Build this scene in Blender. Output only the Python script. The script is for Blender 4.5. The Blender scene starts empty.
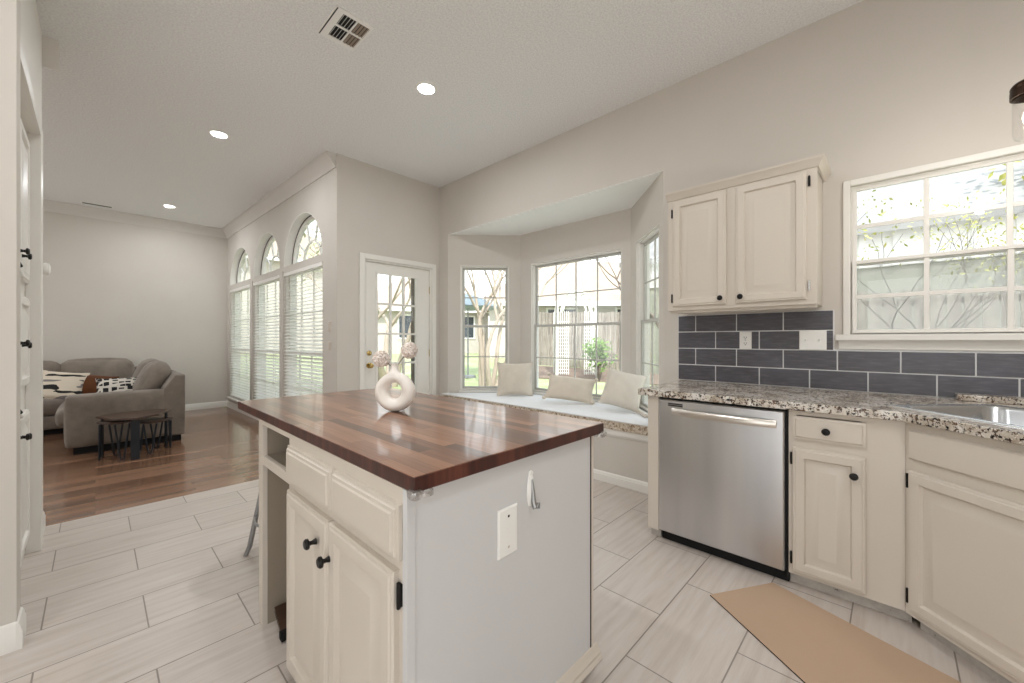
import bpy, bmesh, math, random
from mathutils import Vector, Matrix
from mathutils.geometry import tessellate_polygon

SC = bpy.context.scene
COL = SC.collection
R = math.radians
PI = math.pi

# ------------------------------------------------------------------ camera
# world: X runs into the sink wall, Y runs along it towards the garden door, Z up; metres
EYE = 1.22
FOC = 398.2                      # pixels on a 1024 wide frame
YAW = R(46.3)                    # angle from +Y towards +X
cam = bpy.data.cameras.new('camera')
cam.sensor_width = 36.0
cam.lens = FOC / 1024 * 36.0
cam.shift_y = -2.0 / 1024
cam.clip_start = 0.02
cam_o = bpy.data.objects.new('camera', cam)
COL.objects.link(cam_o)
cam_o.location = (0, 0, EYE)
cam_o.rotation_euler = (R(90), 0, -YAW)
SC.camera = cam_o

# ------------------------------------------------------------------ world, sun, exposure
wd = bpy.data.worlds.new('overcast_sky')
SC.world = wd
wd.use_nodes = True
wn = wd.node_tree
bg = wn.nodes['Background']
tc = wn.nodes.new('ShaderNodeTexCoord')
sx = wn.nodes.new('ShaderNodeSeparateXYZ')
rp = wn.nodes.new('ShaderNodeValToRGB')
rp.color_ramp.elements[0].position = 0.45
rp.color_ramp.elements[0].color = (1.0, 0.99, 0.97, 1)
rp.color_ramp.elements[1].position = 1.0
rp.color_ramp.elements[1].color = (0.72, 0.86, 1.0, 1)
mp = wn.nodes.new('ShaderNodeMath'); mp.operation = 'MULTIPLY_ADD'
mp.inputs[1].default_value = 0.5; mp.inputs[2].default_value = 0.5
wn.links.new(tc.outputs['Generated'], sx.inputs[0])
wn.links.new(sx.outputs['Z'], mp.inputs[0])
wn.links.new(mp.outputs[0], rp.inputs[0])
wn.links.new(rp.outputs[0], bg.inputs['Color'])
bg.inputs['Strength'].default_value = 2.5

sun = bpy.data.lights.new('sun', 'SUN')
sun.energy = 5.0
sun.angle = R(1.0)
sun.color = (1.0, 0.97, 0.92)
sun_o = bpy.data.objects.new('sun', sun)
COL.objects.link(sun_o)
sun_o.rotation_euler = Vector((0.45, 0.50, -0.80)).to_track_quat('-Z', 'Y').to_euler()

CAN_POWER = 13.0
vs = SC.view_settings
SC.display_settings.display_device = 'sRGB'
vs.view_transform = 'Standard'
vs.look = 'None'
vs.exposure = 0.17
vs.gamma = 1.0
vs.use_curve_mapping = False
try:
    SC.cycles.max_bounces = 10
    SC.cycles.diffuse_bounces = 6
    SC.cycles.transparent_max_bounces = 24
    SC.cycles.sample_clamp_indirect = 6.0
    SC.cycles.use_denoising = True
except Exception:
    pass

# ------------------------------------------------------------------ materials
def lin(c):
    return tuple(((v / 255) / 12.92 if v / 255 <= 0.04045 else ((v / 255 + 0.055) / 1.055) ** 2.4) for v in c) + (1,)

class NT:
    def __init__(s, name):
        s.m = bpy.data.materials.new(name); s.m.use_nodes = True
        s.t = s.m.node_tree; s.b = s.t.nodes['Principled BSDF']; s.out = s.t.nodes['Material Output']
        s._c = None
    def n(s, kind, **kw):
        nd = s.t.nodes.new(kind)
        for k, v in kw.items(): setattr(nd, k, v)
        return nd
    def l(s, a, b): s.t.links.new(a, b)
    def co(s, scale=(1, 1, 1), loc=(0, 0, 0), rot=(0, 0, 0)):
        if s._c is None:
            s._c = s.n('ShaderNodeTexCoord')
        mpn = s.n('ShaderNodeMapping')
        mpn.inputs['Scale'].default_value = scale; mpn.inputs['Location'].default_value = loc
        mpn.inputs['Rotation'].default_value = rot
        s.l(s._c.outputs['Object'], mpn.inputs['Vector'])
        return mpn.outputs[0]
    def noise(s, vec, scale=5, detail=3, rough=.5):
        nd = s.n('ShaderNodeTexNoise')
        nd.inputs['Scale'].default_value = scale; nd.inputs['Detail'].default_value = detail
        nd.inputs['Roughness'].default_value = rough
        s.l(vec, nd.inputs['Vector'])
        return nd.outputs[0]
    def ramp(s, fac, stops, interp='LINEAR'):
        nd = s.n('ShaderNodeValToRGB'); r = nd.color_ramp; r.interpolation = interp
        while len(r.elements) < len(stops): r.elements.new(0.5)
        for e, (p, c) in zip(r.elements, stops):
            e.position = p; e.color = c if len(c) == 4 else tuple(c) + (1,)
        s.l(fac, nd.inputs[0])
        return nd.outputs[0]
    def mix(s, fac, a, b, mode='MIX'):
        nd = s.n('ShaderNodeMix', data_type='RGBA', blend_type=mode)
        for sock, v in ((nd.inputs[0], fac), (nd.inputs[6], a), (nd.inputs[7], b)):
            if hasattr(v, 'is_output'): s.l(v, sock)
            else: sock.default_value = v
        return nd.outputs[2]
    def bump(s, h, strength=.2, dist=.002):
        nd = s.n('ShaderNodeBump'); nd.inputs['Strength'].default_value = strength
        nd.inputs['Distance'].default_value = dist
        s.l(h, nd.inputs['Height']); s.l(nd.outputs[0], s.b.inputs['Normal'])
    def set(s, **kw):
        for k, v in kw.items():
            i = s.b.inputs[k.replace('_', ' ')]
            if hasattr(v, 'is_output'): s.l(v, i)
            else: i.default_value = v
        return s

def paint(name, rgb, rough=.5, bump=.05, scale=60, var=.03, spec=.5, metal=0.0):
    k = NT(name)
    v = k.co()
    n1 = k.noise(v, 2.5, 3); c = lin(rgb)
    lo = tuple(x * (1 - var) for x in c[:3]); hi = tuple(min(1, x * (1 + var)) for x in c[:3])
    k.set(Base_Color=k.ramp(n1, [(.3, lo), (.7, hi)]), Roughness=rough, Metallic=metal, Specular_IOR_Level=spec)
    if bump: k.bump(k.noise(v, scale, 3), bump)
    return k.m

M = {}
M['wall'] = paint('greige_wall_paint', (206, 200, 192), .75, .12, 45, .015, .25)
M['ceil'] = None
k = NT('popcorn_ceiling'); v = k.co()
n1 = k.noise(v, 85, 4, .65)
k.set(Base_Color=k.ramp(n1, [(.3, lin((220, 220, 220))), (.62, lin((242, 242, 241)))]), Roughness=.95, Specular_IOR_Level=.1)
k.bump(n1, .55, .006); M['ceil'] = k.m
M['smoothceil'] = paint('bay_ceiling_paint', (244, 244, 242), .8, .2, 70, .01, .2)
M['trim'] = paint('white_trim_paint', (231, 228, 222), .35, .0, 40, .01)
M['crownp'] = paint('grey_white_crown_paint', (214, 209, 203), .45, .0, 40, .01)
M['cab'] = paint('cream_cabinet_paint', (209, 200, 188), .38, .03, 80, .02)
M['cabin'] = paint('shaded_cabinet_inside', (150, 138, 122), .5, .03, 80, .03)  # darkened so the interior shadow sits in the colour
M['panel'] = paint('pale_grey_panel_paint', (208, 208, 208), .42, .03, 40, .015)
M['toe'] = None
k = NT('chipped_toe_kick'); v = k.co()
k.set(Base_Color=k.ramp(k.noise(v, 28, 5, .7), [(.33, lin((40, 38, 36))), (.37, lin((176, 170, 162))), (.7, lin((196, 190, 182)))]), Roughness=.6); M['toe'] = k.m
M['white'] = paint('white_plastic', (240, 239, 235), .3, 0, 10, .005)
M['plate'] = paint('greige_plate_plastic', (200, 190, 178), .4, 0, 10, .005)
M['black'] = paint('oil_rubbed_bronze', (24, 21, 20), .38, .05, 60, .1, .5, .4)
M['blackmat'] = paint('matte_black', (18, 18, 19), .6, .05, 60, .1, .3)
M['darkmetal'] = paint('dark_bronze_metal', (58, 40, 28), .35, .05, 60, .1, .5, .7)
M['leg_metal'] = paint('charcoal_steel', (48, 52, 58), .45, .05, 60, .1, .5, .5)
M['stool_metal'] = paint('brushed_nickel', (160, 160, 160), .35, .02, 60, .03, .5, .8)
M['brass'] = paint('satin_brass', (196, 170, 110), .25, .0, 60, .05, .5, 1.0)
M['clearp'] = None
k = NT('stainless'); v = k.co(scale=(60, 60, .6))
nz = k.noise(v, 6, 4, .6)
v2 = k.co(scale=(2.2, 2.2, .15)); n2 = k.noise(v2, 2.5, 2)
k.set(Base_Color=k.ramp(n2, [(.3, lin((196, 198, 202))), (.7, lin((226, 226, 226)))]), Metallic=1.0,
      Roughness=k.ramp(nz, [(.3, (.32,) * 3), (.7, (.42,) * 3)]))
k.bump(nz, .05, .001); M['steel'] = k.m
M['chrome'] = paint('polished_steel', (226, 227, 229), .26, 0, 10, .01, .5, 1.0)
M['basin'] = paint('satin_steel', (190, 192, 194), .26, 0, 10, .02, .5, 1.0)
M['bright'] = paint('brushed_handle_steel', (222, 216, 208), .28, 0, 10, .02, .5, .9)

# floor tile: 31 x 62 cm running bond, long side along X
k = NT('greige_floor_tile')
TILE_Y, TILE_X = .3065, .629
vb = k.co(loc=(-.157, -.132, 0))
br = k.n('ShaderNodeTexBrick', offset=.5, offset_frequency=2, squash=1.0)
br.inputs['Scale'].default_value = 1.0
br.inputs['Brick Width'].default_value = TILE_X; br.inputs['Row Height'].default_value = TILE_Y
br.inputs['Mortar Size'].default_value = .0028; br.inputs['Mortar Smooth'].default_value = .1
br.inputs['Bias'].default_value = 0
br.inputs['Color1'].default_value = (.30, .30, .30, 1); br.inputs['Color2'].default_value = (.70, .70, .70, 1)
br.inputs['Mortar'].default_value = (0, 0, 0, 1)
k.l(vb, br.inputs['Vector'])
st = k.noise(k.co(scale=(1.1, 14, 1)), 2.2, 5, .6)
base = k.ramp(st, [(.28, lin((186, 174, 163))), (.5, lin((200, 189, 180))), (.75, lin((208, 200, 193)))])
tone = k.ramp(br.outputs['Color'], [(.25, (.93, .93, .93)), (.75, (1.03, 1.03, 1.03))])
tile = k.mix(1.0, base, tone, 'MULTIPLY')
k.set(Base_Color=k.mix(br.outputs['Fac'], tile, lin((138, 128, 118))), Roughness=k.ramp(st, [(.3, (.30,) * 3), (.7, (.42,) * 3)]))
inv = k.n('ShaderNodeMath', operation='SUBTRACT'); inv.inputs[0].default_value = 1; k.l(br.outputs['Fac'], inv.inputs[1])
k.bump(inv.outputs[0], .5, .002)
M['tile'] = k.m

def planks(name, w, l, cols, rot, rough, loc=(0, 0, 0), mort=.0006, grain=(1.2, 26, 1), dark=(60, 38, 26), coat=0.0):
    k = NT(name)
    vb = k.co(loc=loc, rot=rot)
    br = k.n('ShaderNodeTexBrick', offset=.37, offset_frequency=3)
    br.inputs['Scale'].default_value = 1.0
    br.inputs['Brick Width'].default_value = l; br.inputs['Row Height'].default_value = w
    br.inputs['Mortar Size'].default_value = mort; br.inputs['Mortar Smooth'].default_value = .3
    br.inputs['Color1'].default_value = (0, 0, 0, 1); br.inputs['Color2'].default_value = (1, 1, 1, 1)
    br.inputs['Mortar'].default_value = (.5, .5, .5, 1)
    k.l(vb, br.inputs['Vector'])
    g = k.n('ShaderNodeMapping'); g.inputs['Scale'].default_value = grain; k.l(vb, g.inputs['Vector'])
    gn = k.noise(g.outputs[0], 3, 6, .65)
    tone = k.ramp(br.outputs['Color'], [(0, lin(cols[0])), (.35, lin(cols[1])), (.7, lin(cols[2])), (1, lin(cols[3]))])
    gr = k.ramp(gn, [(.25, (.62, .58, .55)), (.6, (1.05, 1.05, 1.05))])
    c = k.mix(1.0, tone, gr, 'MULTIPLY')
    k.set(Base_Color=k.mix(br.outputs['Fac'], c, lin(dark)), Roughness=rough)
    if coat: k.set(Coat_Weight=coat, Coat_Roughness=.08)
    k.bump(gn, .05, .001)
    return k.m
M['oak'] = planks('brown_oak_floor', .062, .9, [(112, 80, 60), (130, 95, 72), (144, 108, 84), (156, 120, 96)], (0, 0, 0), .26, coat=.4)
M['butcher'] = planks('walnut_butcher_block', .042, .62, [(88, 56, 40), (114, 74, 53), (138, 94, 69), (160, 116, 88)], (0, 0, R(90)), .30, coat=.45)
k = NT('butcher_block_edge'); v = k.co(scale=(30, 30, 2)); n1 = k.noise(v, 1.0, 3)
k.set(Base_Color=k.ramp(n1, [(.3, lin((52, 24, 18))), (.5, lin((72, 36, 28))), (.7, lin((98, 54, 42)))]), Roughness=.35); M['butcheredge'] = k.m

k = NT('speckled_granite'); v = k.co()
big = k.noise(v, 9, 4, .6)
c0 = k.ramp(big, [(.3, lin((150, 136, 120))), (.45, lin((194, 184, 170))), (.6, lin((226, 221, 213))), (.75, lin((206, 204, 200)))])
vo = k.n('ShaderNodeTexVoronoi', feature='F1'); vo.inputs['Scale'].default_value = 95; k.l(v, vo.inputs['Vector'])
sp = k.noise(v, 64, 4, .7)
c1 = k.mix(k.ramp(sp, [(.53, (0, 0, 0)), (.58, (1, 1, 1))]), c0, lin((92, 68, 52)))
sp2 = k.noise(k.co(loc=(3, 7, 1)), 70, 4, .7)
c2 = k.mix(k.ramp(sp2, [(.555, (0, 0, 0)), (.59, (1, 1, 1))]), c1, lin((28, 24, 24)))
c3 = k.mix(k.ramp(vo.outputs['Distance'], [(.12, (1, 1, 1)), (.2, (0, 0, 0))]), c2, lin((232, 226, 218)))
k.set(Base_Color=c3, Roughness=.22, Specular_IOR_Level=.4, Coat_Weight=.25, Coat_Roughness=.10); M['granite'] = k.m

k = NT('slate_blue_backsplash_tile'); v = k.co(scale=(1, 3, 26))
n1 = k.noise(v, 3.5, 5, .6); n2 = k.noise(k.co(), 5, 3)
c = k.ramp(n1, [(.25, lin((62, 60, 64))), (.5, lin((82, 80, 86))), (.78, lin((116, 114, 122)))])
k.set(Base_Color=k.mix(.35, c, k.ramp(n2, [(.3, lin((70, 66, 66))), (.7, lin((94, 95, 106)))])), Roughness=.33)
k.bump(n1, .05, .001); M['slate'] = k.m
M['grout'] = paint('white_grout', (226, 226, 226), .8, .1, 80, .02, .2)

def fabric(name, rgb, var=.1, scale=140, bump=.3, mottled=6):
    k = NT(name); v = k.co(); c = lin(rgb)
    a = k.noise(v, mottled, 4, .6); w = k.noise(v, scale, 2)
    k.set(Base_Color=k.ramp(a, [(.3, tuple(x * (1 - var) for x in c[:3])), (.7, tuple(min(1, x * (1 + var)) for x in c[:3]))]),
          Roughness=.92, Specular_IOR_Level=.15, Sheen_Weight=.15)
    k.bump(w, bump, .003)
    return k.m
M['sofa'] = fabric('taupe_suede', (128, 118, 108), .22, 60, .2, 5)
M['linen'] = fabric('oatmeal_linen', (214, 204, 190), .06, 180, .35, 8)
M['linen2'] = fabric('sand_linen', (214, 203, 188), .06, 180, .35, 8)
M['linen3'] = fabric('pale_cream_cotton', (214, 206, 194), .06, 120, .4, 8)
M['seatcloth'] = fabric('white_seat_cloth', (226, 226, 226), .03, 120, .2, 6)
M['rust'] = fabric('rust_brown_velvet', (92, 54, 28), .15, 80, .2, 6)
M['matbrown'] = paint('kraft_paper_mat', (184, 158, 134), .75, .15, 90, .03, .2)
k = NT('rebond_foam'); v = k.co(); vo = k.n('ShaderNodeTexVoronoi', feature='F1'); vo.inputs['Scale'].default_value = 70; k.l(v, vo.inputs['Vector'])
k.set(Base_Color=k.ramp(vo.outputs['Color'], [(.1, lin((120, 100, 80))), (.4, lin((186, 170, 150))), (.7, lin((214, 204, 190))), (.95, lin((150, 130, 112)))]), Roughness=.95, Specular_IOR_Level=.1); M['foam'] = k.m
k = NT('black_cream_ikat'); v = k.co(scale=(1, 1, 1)); wv = k.n('ShaderNodeTexVoronoi', feature='F1', distance='CHEBYCHEV'); wv.inputs['Scale'].default_value = 15; wv.inputs['Randomness'].default_value = .35
k.l(v, wv.inputs['Vector'])
k.set(Base_Color=k.ramp(wv.outputs['Distance'], [(.0, lin((24, 22, 22))), (.30, lin((24, 22, 22))), (.36, lin((206, 200, 190))), (.6, lin((206, 200, 190)))], 'CONSTANT'), Roughness=.9); M['ikat'] = k.m
k = NT('cream_pillow_with_dashes'); v = k.co(scale=(3.2, 9.0, 12.0), loc=(.3, .1, .25)); n1 = k.noise(v, 1.0, 1.5, .4)
k.set(Base_Color=k.ramp(n1, [(.0, lin((26, 24, 24))), (.41, lin((26, 24, 24))), (.42, lin((210, 198, 180))), (.60, lin((210, 198, 180))), (.61, lin((128, 122, 120)))], 'CONSTANT'), Roughness=.9); M['dashes'] = k.m
M['ceramic'] = paint('matte_ivory_ceramic', (243, 237, 229), .6, .1, 120, .03, .3)
M['bloom'] = fabric('dried_blush_bloom', (243, 233, 225), .12, 120, .5, 20)
M['stem'] = paint('dry_stem', (92, 84, 72), .7, .05)
M['darkwood'] = planks('dark_walnut_top', .09, 1.2, [(58, 40, 30), (70, 50, 38), (78, 56, 42), (84, 62, 48)], (0, 0, 0), .3)
M['blind'] = paint('white_blind_slat', (238, 236, 231), .45, 0, 10, .01)
M['winbar'] = paint('backlit_grey_window_bar', (186, 184, 178), .5, 0, 40, .01)  # grey carries the backlit shade of the bay sashes in its colour
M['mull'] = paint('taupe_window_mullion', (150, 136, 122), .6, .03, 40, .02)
# outside
k = NT('lawn_grass'); v = k.co(); n1 = k.noise(v, 1.2, 4, .6); n2 = k.noise(v, 60, 3)
c = k.ramp(n1, [(.3, lin((140, 150, 108))), (.5, lin((164, 172, 132))), (.72, lin((192, 188, 166)))])
k.set(Base_Color=k.mix(.3, c, k.ramp(n2, [(.3, lin((110, 128, 74))), (.7, lin((196, 206, 156)))])), Roughness=.95, Specular_IOR_Level=.1); k.bump(n2, .5, .02); M['lawn'] = k.m
k = NT('bark_mulch'); v = k.co(); n2 = k.noise(v, 22, 4, .7)
k.set(Base_Color=k.ramp(n2, [(.3, lin((92, 78, 70))), (.6, lin((150, 132, 120))), (.75, lin((190, 176, 164)))]), Roughness=.95, Specular_IOR_Level=.1); k.bump(n2, .6, .03); M['mulch'] = k.m
k = NT('weathered_cedar_fence'); v = k.co(scale=(5, 5, .5)); n1 = k.noise(v, 3, 5, .65); 
k.set(Base_Color=k.ramp(n1, [(.25, lin((104, 96, 90))), (.5, lin((146, 137, 128))), (.75, lin((180, 172, 162)))]), Roughness=.9, Specular_IOR_Level=.1); M['fence'] = k.m
M['concrete'] = paint('pale_concrete', (222, 218, 212), .9, .1, 25, .04, .1)
M['bark'] = paint('smooth_pale_bark', (178, 164, 150), .8, .3, 20, .12, .2)
M['darkbark'] = paint('grey_bark', (104, 94, 86), .85, .4, 30, .15, .2)
def leafy(name, a, b):
    k = NT(name); n1 = k.noise(k.co(), 7, 2)
    k.set(Base_Color=k.ramp(n1, [(.3, lin(a)), (.7, lin(b))]), Roughness=.6, Specular_IOR_Level=.2, Transmission_Weight=0.0)
    return k.m
M['leafy'] = leafy('yellow_green_leaves', (150, 160, 70), (214, 206, 120))
M['leafg'] = leafy('green_leaves', (74, 104, 52), (132, 160, 84))
M['leafp'] = leafy('pale_leaves', (150, 156, 120), (206, 206, 170))
M['brickw'] = paint('pale_brick_wall', (190, 183, 176), .9, .1, 30, .06, .1)
M['siding'] = paint('white_siding', (238, 236, 234), .8, .05, 30, .02, .1)
M['greywall'] = paint('grey_green_siding', (146, 147, 134), .85, .05, 30, .05, .1)
M['roof'] = paint('tan_shingles', (172, 156, 142), .9, .4, 30, .1, .1)
M['roofg'] = paint('grey_shingles', (150, 148, 146), .9, .4, 30, .1, .1)
M['darkglass'] = paint('dark_window_glass', (60, 66, 74), .1, 0, 10, .05, .5)
M['umbrella'] = fabric('slate_blue_canvas', (120, 132, 140), .05, 100, .1, 4)
M['steelgrey'] = paint('grey_powder_coat', (120, 122, 124), .5, .02)

def glass(name, tint=(1, 1, 1), refl=.06):
    k = NT(name); k.t.nodes.remove(k.b)
    tr = k.n('ShaderNodeBsdfTransparent'); tr.inputs[0].default_value = tint + (1,)
    gl = k.n('ShaderNodeBsdfGlossy'); gl.inputs['Roughness'].default_value = .02
    lw = k.n('ShaderNodeLayerWeight'); lw.inputs['Blend'].default_value = .12
    mu = k.n('ShaderNodeMath', operation='MULTIPLY_ADD'); mu.inputs[1].default_value = .45; mu.inputs[2].default_value = refl * .4
    k.l(lw.outputs['Facing'], mu.inputs[0])
    mx = k.n('ShaderNodeMixShader'); k.l(mu.outputs[0], mx.inputs[0]); k.l(tr.outputs[0], mx.inputs[1]); k.l(gl.outputs[0], mx.inputs[2])
    k.l(mx.outputs[0], k.out.inputs['Surface'])
    return k.m
M['glass'] = glass('window_glass', (.97, .985, .98))
M['jar'] = glass('jar_glass', (1, 1, 1), .03)
M['clearp'] = glass('clear_plastic_guard', (.9, .9, .9), .5)
k = NT('insect_screen'); k.t.nodes.remove(k.b)
tr = k.n('ShaderNodeBsdfTransparent'); df = k.n('ShaderNodeBsdfDiffuse'); df.inputs[0].default_value = lin((205, 205, 205))
mx = k.n('ShaderNodeMixShader'); mx.inputs[0].default_value = .30
k.l(tr.outputs[0], mx.inputs[1]); k.l(df.outputs[0], mx.inputs[2]); k.l(mx.outputs[0], k.out.inputs['Surface']); M['screen'] = k.m
def emit(name, col, st):
    k = NT(name); k.set(Base_Color=col, Emission_Color=col, Emission_Strength=st); return k.m
M['lamp'] = emit('lit_lamp_lens', (1, .97, .92, 1), 9.0)
M['bulb'] = emit('lit_filament_bulb', (1, .86, .68, 1), 6.0)

# ------------------------------------------------------------------ mesh building
def fr(o, U, V, N):
    m = Matrix.Identity(4)
    for i, a in enumerate((U, V, N)):
        for j in range(3): m[j][i] = a[j]
    for j in range(3): m[j][3] = o[j]
    return m
def FX(x): return fr((x, 0, 0), (0, 1, 0), (0, 0, 1), (-1, 0, 0))      # faces -X: u=y, v=z
def FY(y): return fr((0, y, 0), (1, 0, 0), (0, 0, 1), (0, -1, 0))      # faces -Y: u=x, v=z
def FL(p, q, side=1):                                                  # vertical plane from p towards q, normal on the room's side
    d = Vector((q[0] - p[0], q[1] - p[1], 0)).normalized()
    n = Vector((d.y, -d.x, 0)) * side
    return fr((p[0], p[1], 0), d, (0, 0, 1), n)
WORLD = Matrix.Identity(4)

class MB:
    def __init__(s, M0=None):
        s.v = []; s.f = []; s.mi = []; s.M = M0 or WORLD; s.k = 0
    def at(s, M0): s.M = M0; return s
    def mat(s, k): s.k = k; return s
    def add(s, vs, fs):
        b = len(s.v)
        s.v += [s.M @ Vector(p) for p in vs]
        s.f += [tuple(i + b for i in f) for f in fs]
        s.mi += [s.k] * len(fs)
        return s
    def box(s, u0, u1, v0, v1, n0, n1):
        p = [(u, v, n) for n in (n0, n1) for v in (v0, v1) for u in (u0, u1)]
        return s.add(p, [(0, 2, 3, 1), (4, 5, 7, 6), (0, 1, 5, 4), (2, 6, 7, 3), (0, 4, 6, 2), (1, 3, 7, 5)])
    def prism(s, poly, n0, n1, holes=()):
        loops = [list(poly)] + [list(h) for h in holes]
        flat = [p for l in loops for p in l]; n = len(flat)
        tris = tessellate_polygon([[Vector((a, b, 0)) for a, b in l] for l in loops])
        vs = [(a, b, n0) for a, b in flat] + [(a, b, n1) for a, b in flat]
        fs = [tuple(t) for t in tris] + [tuple(i + n for i in reversed(t)) for t in tris]
        o = 0
        for l in loops:
            m = len(l)
            for i in range(m):
                j = (i + 1) % m
                fs.append((o + i, o + j, o + j + n, o + i + n))
            o += m
        return s.add(vs, fs)
    def rings(s, loops, cap0=True, cap1=True, closed=True):
        m = len(loops[0]); vs = [p for l in loops for p in l]; fs = []
        for a in range(len(loops) - 1):
            for i in range(m if closed else m - 1):
                j = (i + 1) % m
                fs.append((a * m + i, a * m + j, (a + 1) * m + j, (a + 1) * m + i))
        if cap0: fs.append(tuple(range(m))[::-1])
        if cap1: fs.append(tuple((len(loops) - 1) * m + i for i in range(m)))
        return s.add(vs, fs)
    def panel(s, u0, u1, v0, v1, prof):
        return s.rings([[(u0 + i, v0 + i, n), (u1 - i, v0 + i, n), (u1 - i, v1 - i, n), (u0 + i, v1 - i, n)] for i, n in prof])
    def tube(s, path, rad, seg=8, cap=True):
        P = [Vector(p) for p in path]
        rs = rad if isinstance(rad, (list, tuple)) else [rad] * len(P)
        loops = []; up = None
        for i, p in enumerate(P):
            t = (P[min(i + 1, len(P) - 1)] - P[max(i - 1, 0)]).normalized()
            if up is None: up = t.orthogonal().normalized()
            up = (up - t * up.dot(t)).normalized(); w = t.cross(up)
            loops.append([tuple(p + (up * math.cos(2 * PI * k / seg) + w * math.sin(2 * PI * k / seg)) * rs[i]) for k in range(seg)])
        return s.rings(loops, cap, cap)
    def lathe(s, prof, c=(0, 0, 0), axis='n', seg=24):
        loops = []
        for r, h in prof:
            L = []
            for k in range(seg):
                a = 2 * PI * k / seg; x, y = r * math.cos(a), r * math.sin(a)
                q = (x, y, h) if axis == 'n' else ((x, h, y) if axis == 'v' else (h, x, y))
                L.append((c[0] + q[0], c[1] + q[1], c[2] + q[2]))
            loops.append(L)
        return s.rings(loops, False, False)
    def profile(s, prof, a, b):           # a (n, v) profile swept along u
        return s.rings([[(a, v, n) for n, v in prof], [(b, v, n) for n, v in prof]])
    def grid(s, fn, nu, nv, close_u=False, close_v=False):
        vs = [fn(i / (nu if close_u else nu - 1), j / (nv if close_v else nv - 1)) for i in range(nu) for j in range(nv)]
        fs = []
        for i in range(nu if close_u else nu - 1):
            for j in range(nv if close_v else nv - 1):
                i2, j2 = (i + 1) % nu, (j + 1) % nv
                fs.append((i * nv + j, i2 * nv + j, i2 * nv + j2, i * nv + j2))
        return s.add(vs, fs)
    def pillow(s, w, h, t, n=15, pinch=.10, seed=0):
        rnd = random.Random(seed); ph = [rnd.uniform(0, 6) for _ in range(4)]
        for sg in (1, -1):
            def fn(a, b, sg=sg):
                x, y = 2 * a - 1, 2 * b - 1
                e = max(0.0, (1 - x * x) * (1 - y * y))
                px = x * w / 2 * (1 - pinch * (1 - y * y) * abs(x) ** 3) ; py = y * h / 2 * (1 - pinch * (1 - x * x) * abs(y) ** 3)
                wr = .05 * math.sin(7 * x + ph[0] + 3 * y) * math.sin(6 * y + ph[1]) * e
                return (px, py, sg * t / 2 * (e ** .42) * (1 + wr))
            s.grid(fn, n, n)
        return s
    def soft(s, x0, x1, y0, y1, z0, z1, r=.06, puff=.0, n=9):
        """rounded upholstered block"""
        cx, cy, cz = (x0 + x1) / 2, (y0 + y1) / 2, (z0 + z1) / 2
        hx, hy, hz = (x1 - x0) / 2, (y1 - y0) / 2, (z1 - z0) / 2
        r = min(r, hx * .98, hy * .98, hz * .98)
        def place(q):
            p = Vector((q[0] * hx, q[1] * hy, q[2] * hz))
            c = Vector((max(-hx + r, min(hx - r, p.x)), max(-hy + r, min(hy - r, p.y)), max(-hz + r, min(hz - r, p.z))))
            d = p - c
            if d.length > 1e-6: p = c + d.normalized() * min(r, d.length if d.length < r else r)
            bx, by, bz = (1 - q[1] ** 2) * (1 - q[2] ** 2), (1 - q[0] ** 2) * (1 - q[2] ** 2), (1 - q[0] ** 2) * (1 - q[1] ** 2)
            p.x += puff * bx * q[0] ** 3; p.y += puff * by * q[1] ** 3; p.z += puff * bz * q[2] ** 3
            return (cx + p.x, cy + p.y, cz + p.z)
        t = [math.sin((i / (n - 1) - .5) * PI) for i in range(n)]
        for ax in range(3):
            for sg in (-1, 1):
                def fn(a, b, ax=ax, sg=sg):
                    q = [t[round(a * (n - 1))], t[round(b * (n - 1))]]; q.insert(ax, sg); return place(q)
                s.grid(fn, n, n)
        return s

XF = {}
def build(name, mb, mats, parent=None, bevel=0.0, smooth=40, weld=False, local=False):
    """one mesh object; the builder's coordinates are world ones unless local"""
    me = bpy.data.meshes.new(name)
    vs = mb.v
    if parent is not None and not local:
        inv = XF[parent.name].inverted(); vs = [inv @ p for p in vs]
    me.from_pydata([tuple(p) for p in vs], [], mb.f)
    for m in (mats if isinstance(mats, (list, tuple)) else [mats]): me.materials.append(M[m] if isinstance(m, str) else m)
    me.polygons.foreach_set('material_index', mb.mi)
    bm = bmesh.new(); bm.from_mesh(me)
    if weld: bmesh.ops.remove_doubles(bm, verts=bm.verts, dist=1e-5)
    bmesh.ops.recalc_face_normals(bm, faces=bm.faces)
    bm.to_mesh(me); bm.free()
    if smooth:
        me.polygons.foreach_set('use_smooth', [True] * len(me.polygons))
        me.set_sharp_from_angle(angle=R(smooth))
    o = bpy.data.objects.new(name, me)
    COL.objects.link(o)
    XF[o.name] = XF[parent.name].copy() if parent is not None else Matrix.Identity(4)
    if parent is not None: o.parent = parent
    if bevel:
        b = o.modifiers.new('bevel', 'BEVEL'); b.width = bevel; b.segments = 2; b.limit_method = 'ANGLE'; b.angle_limit = R(50)
        b.harden_normals = True
    return o

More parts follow.
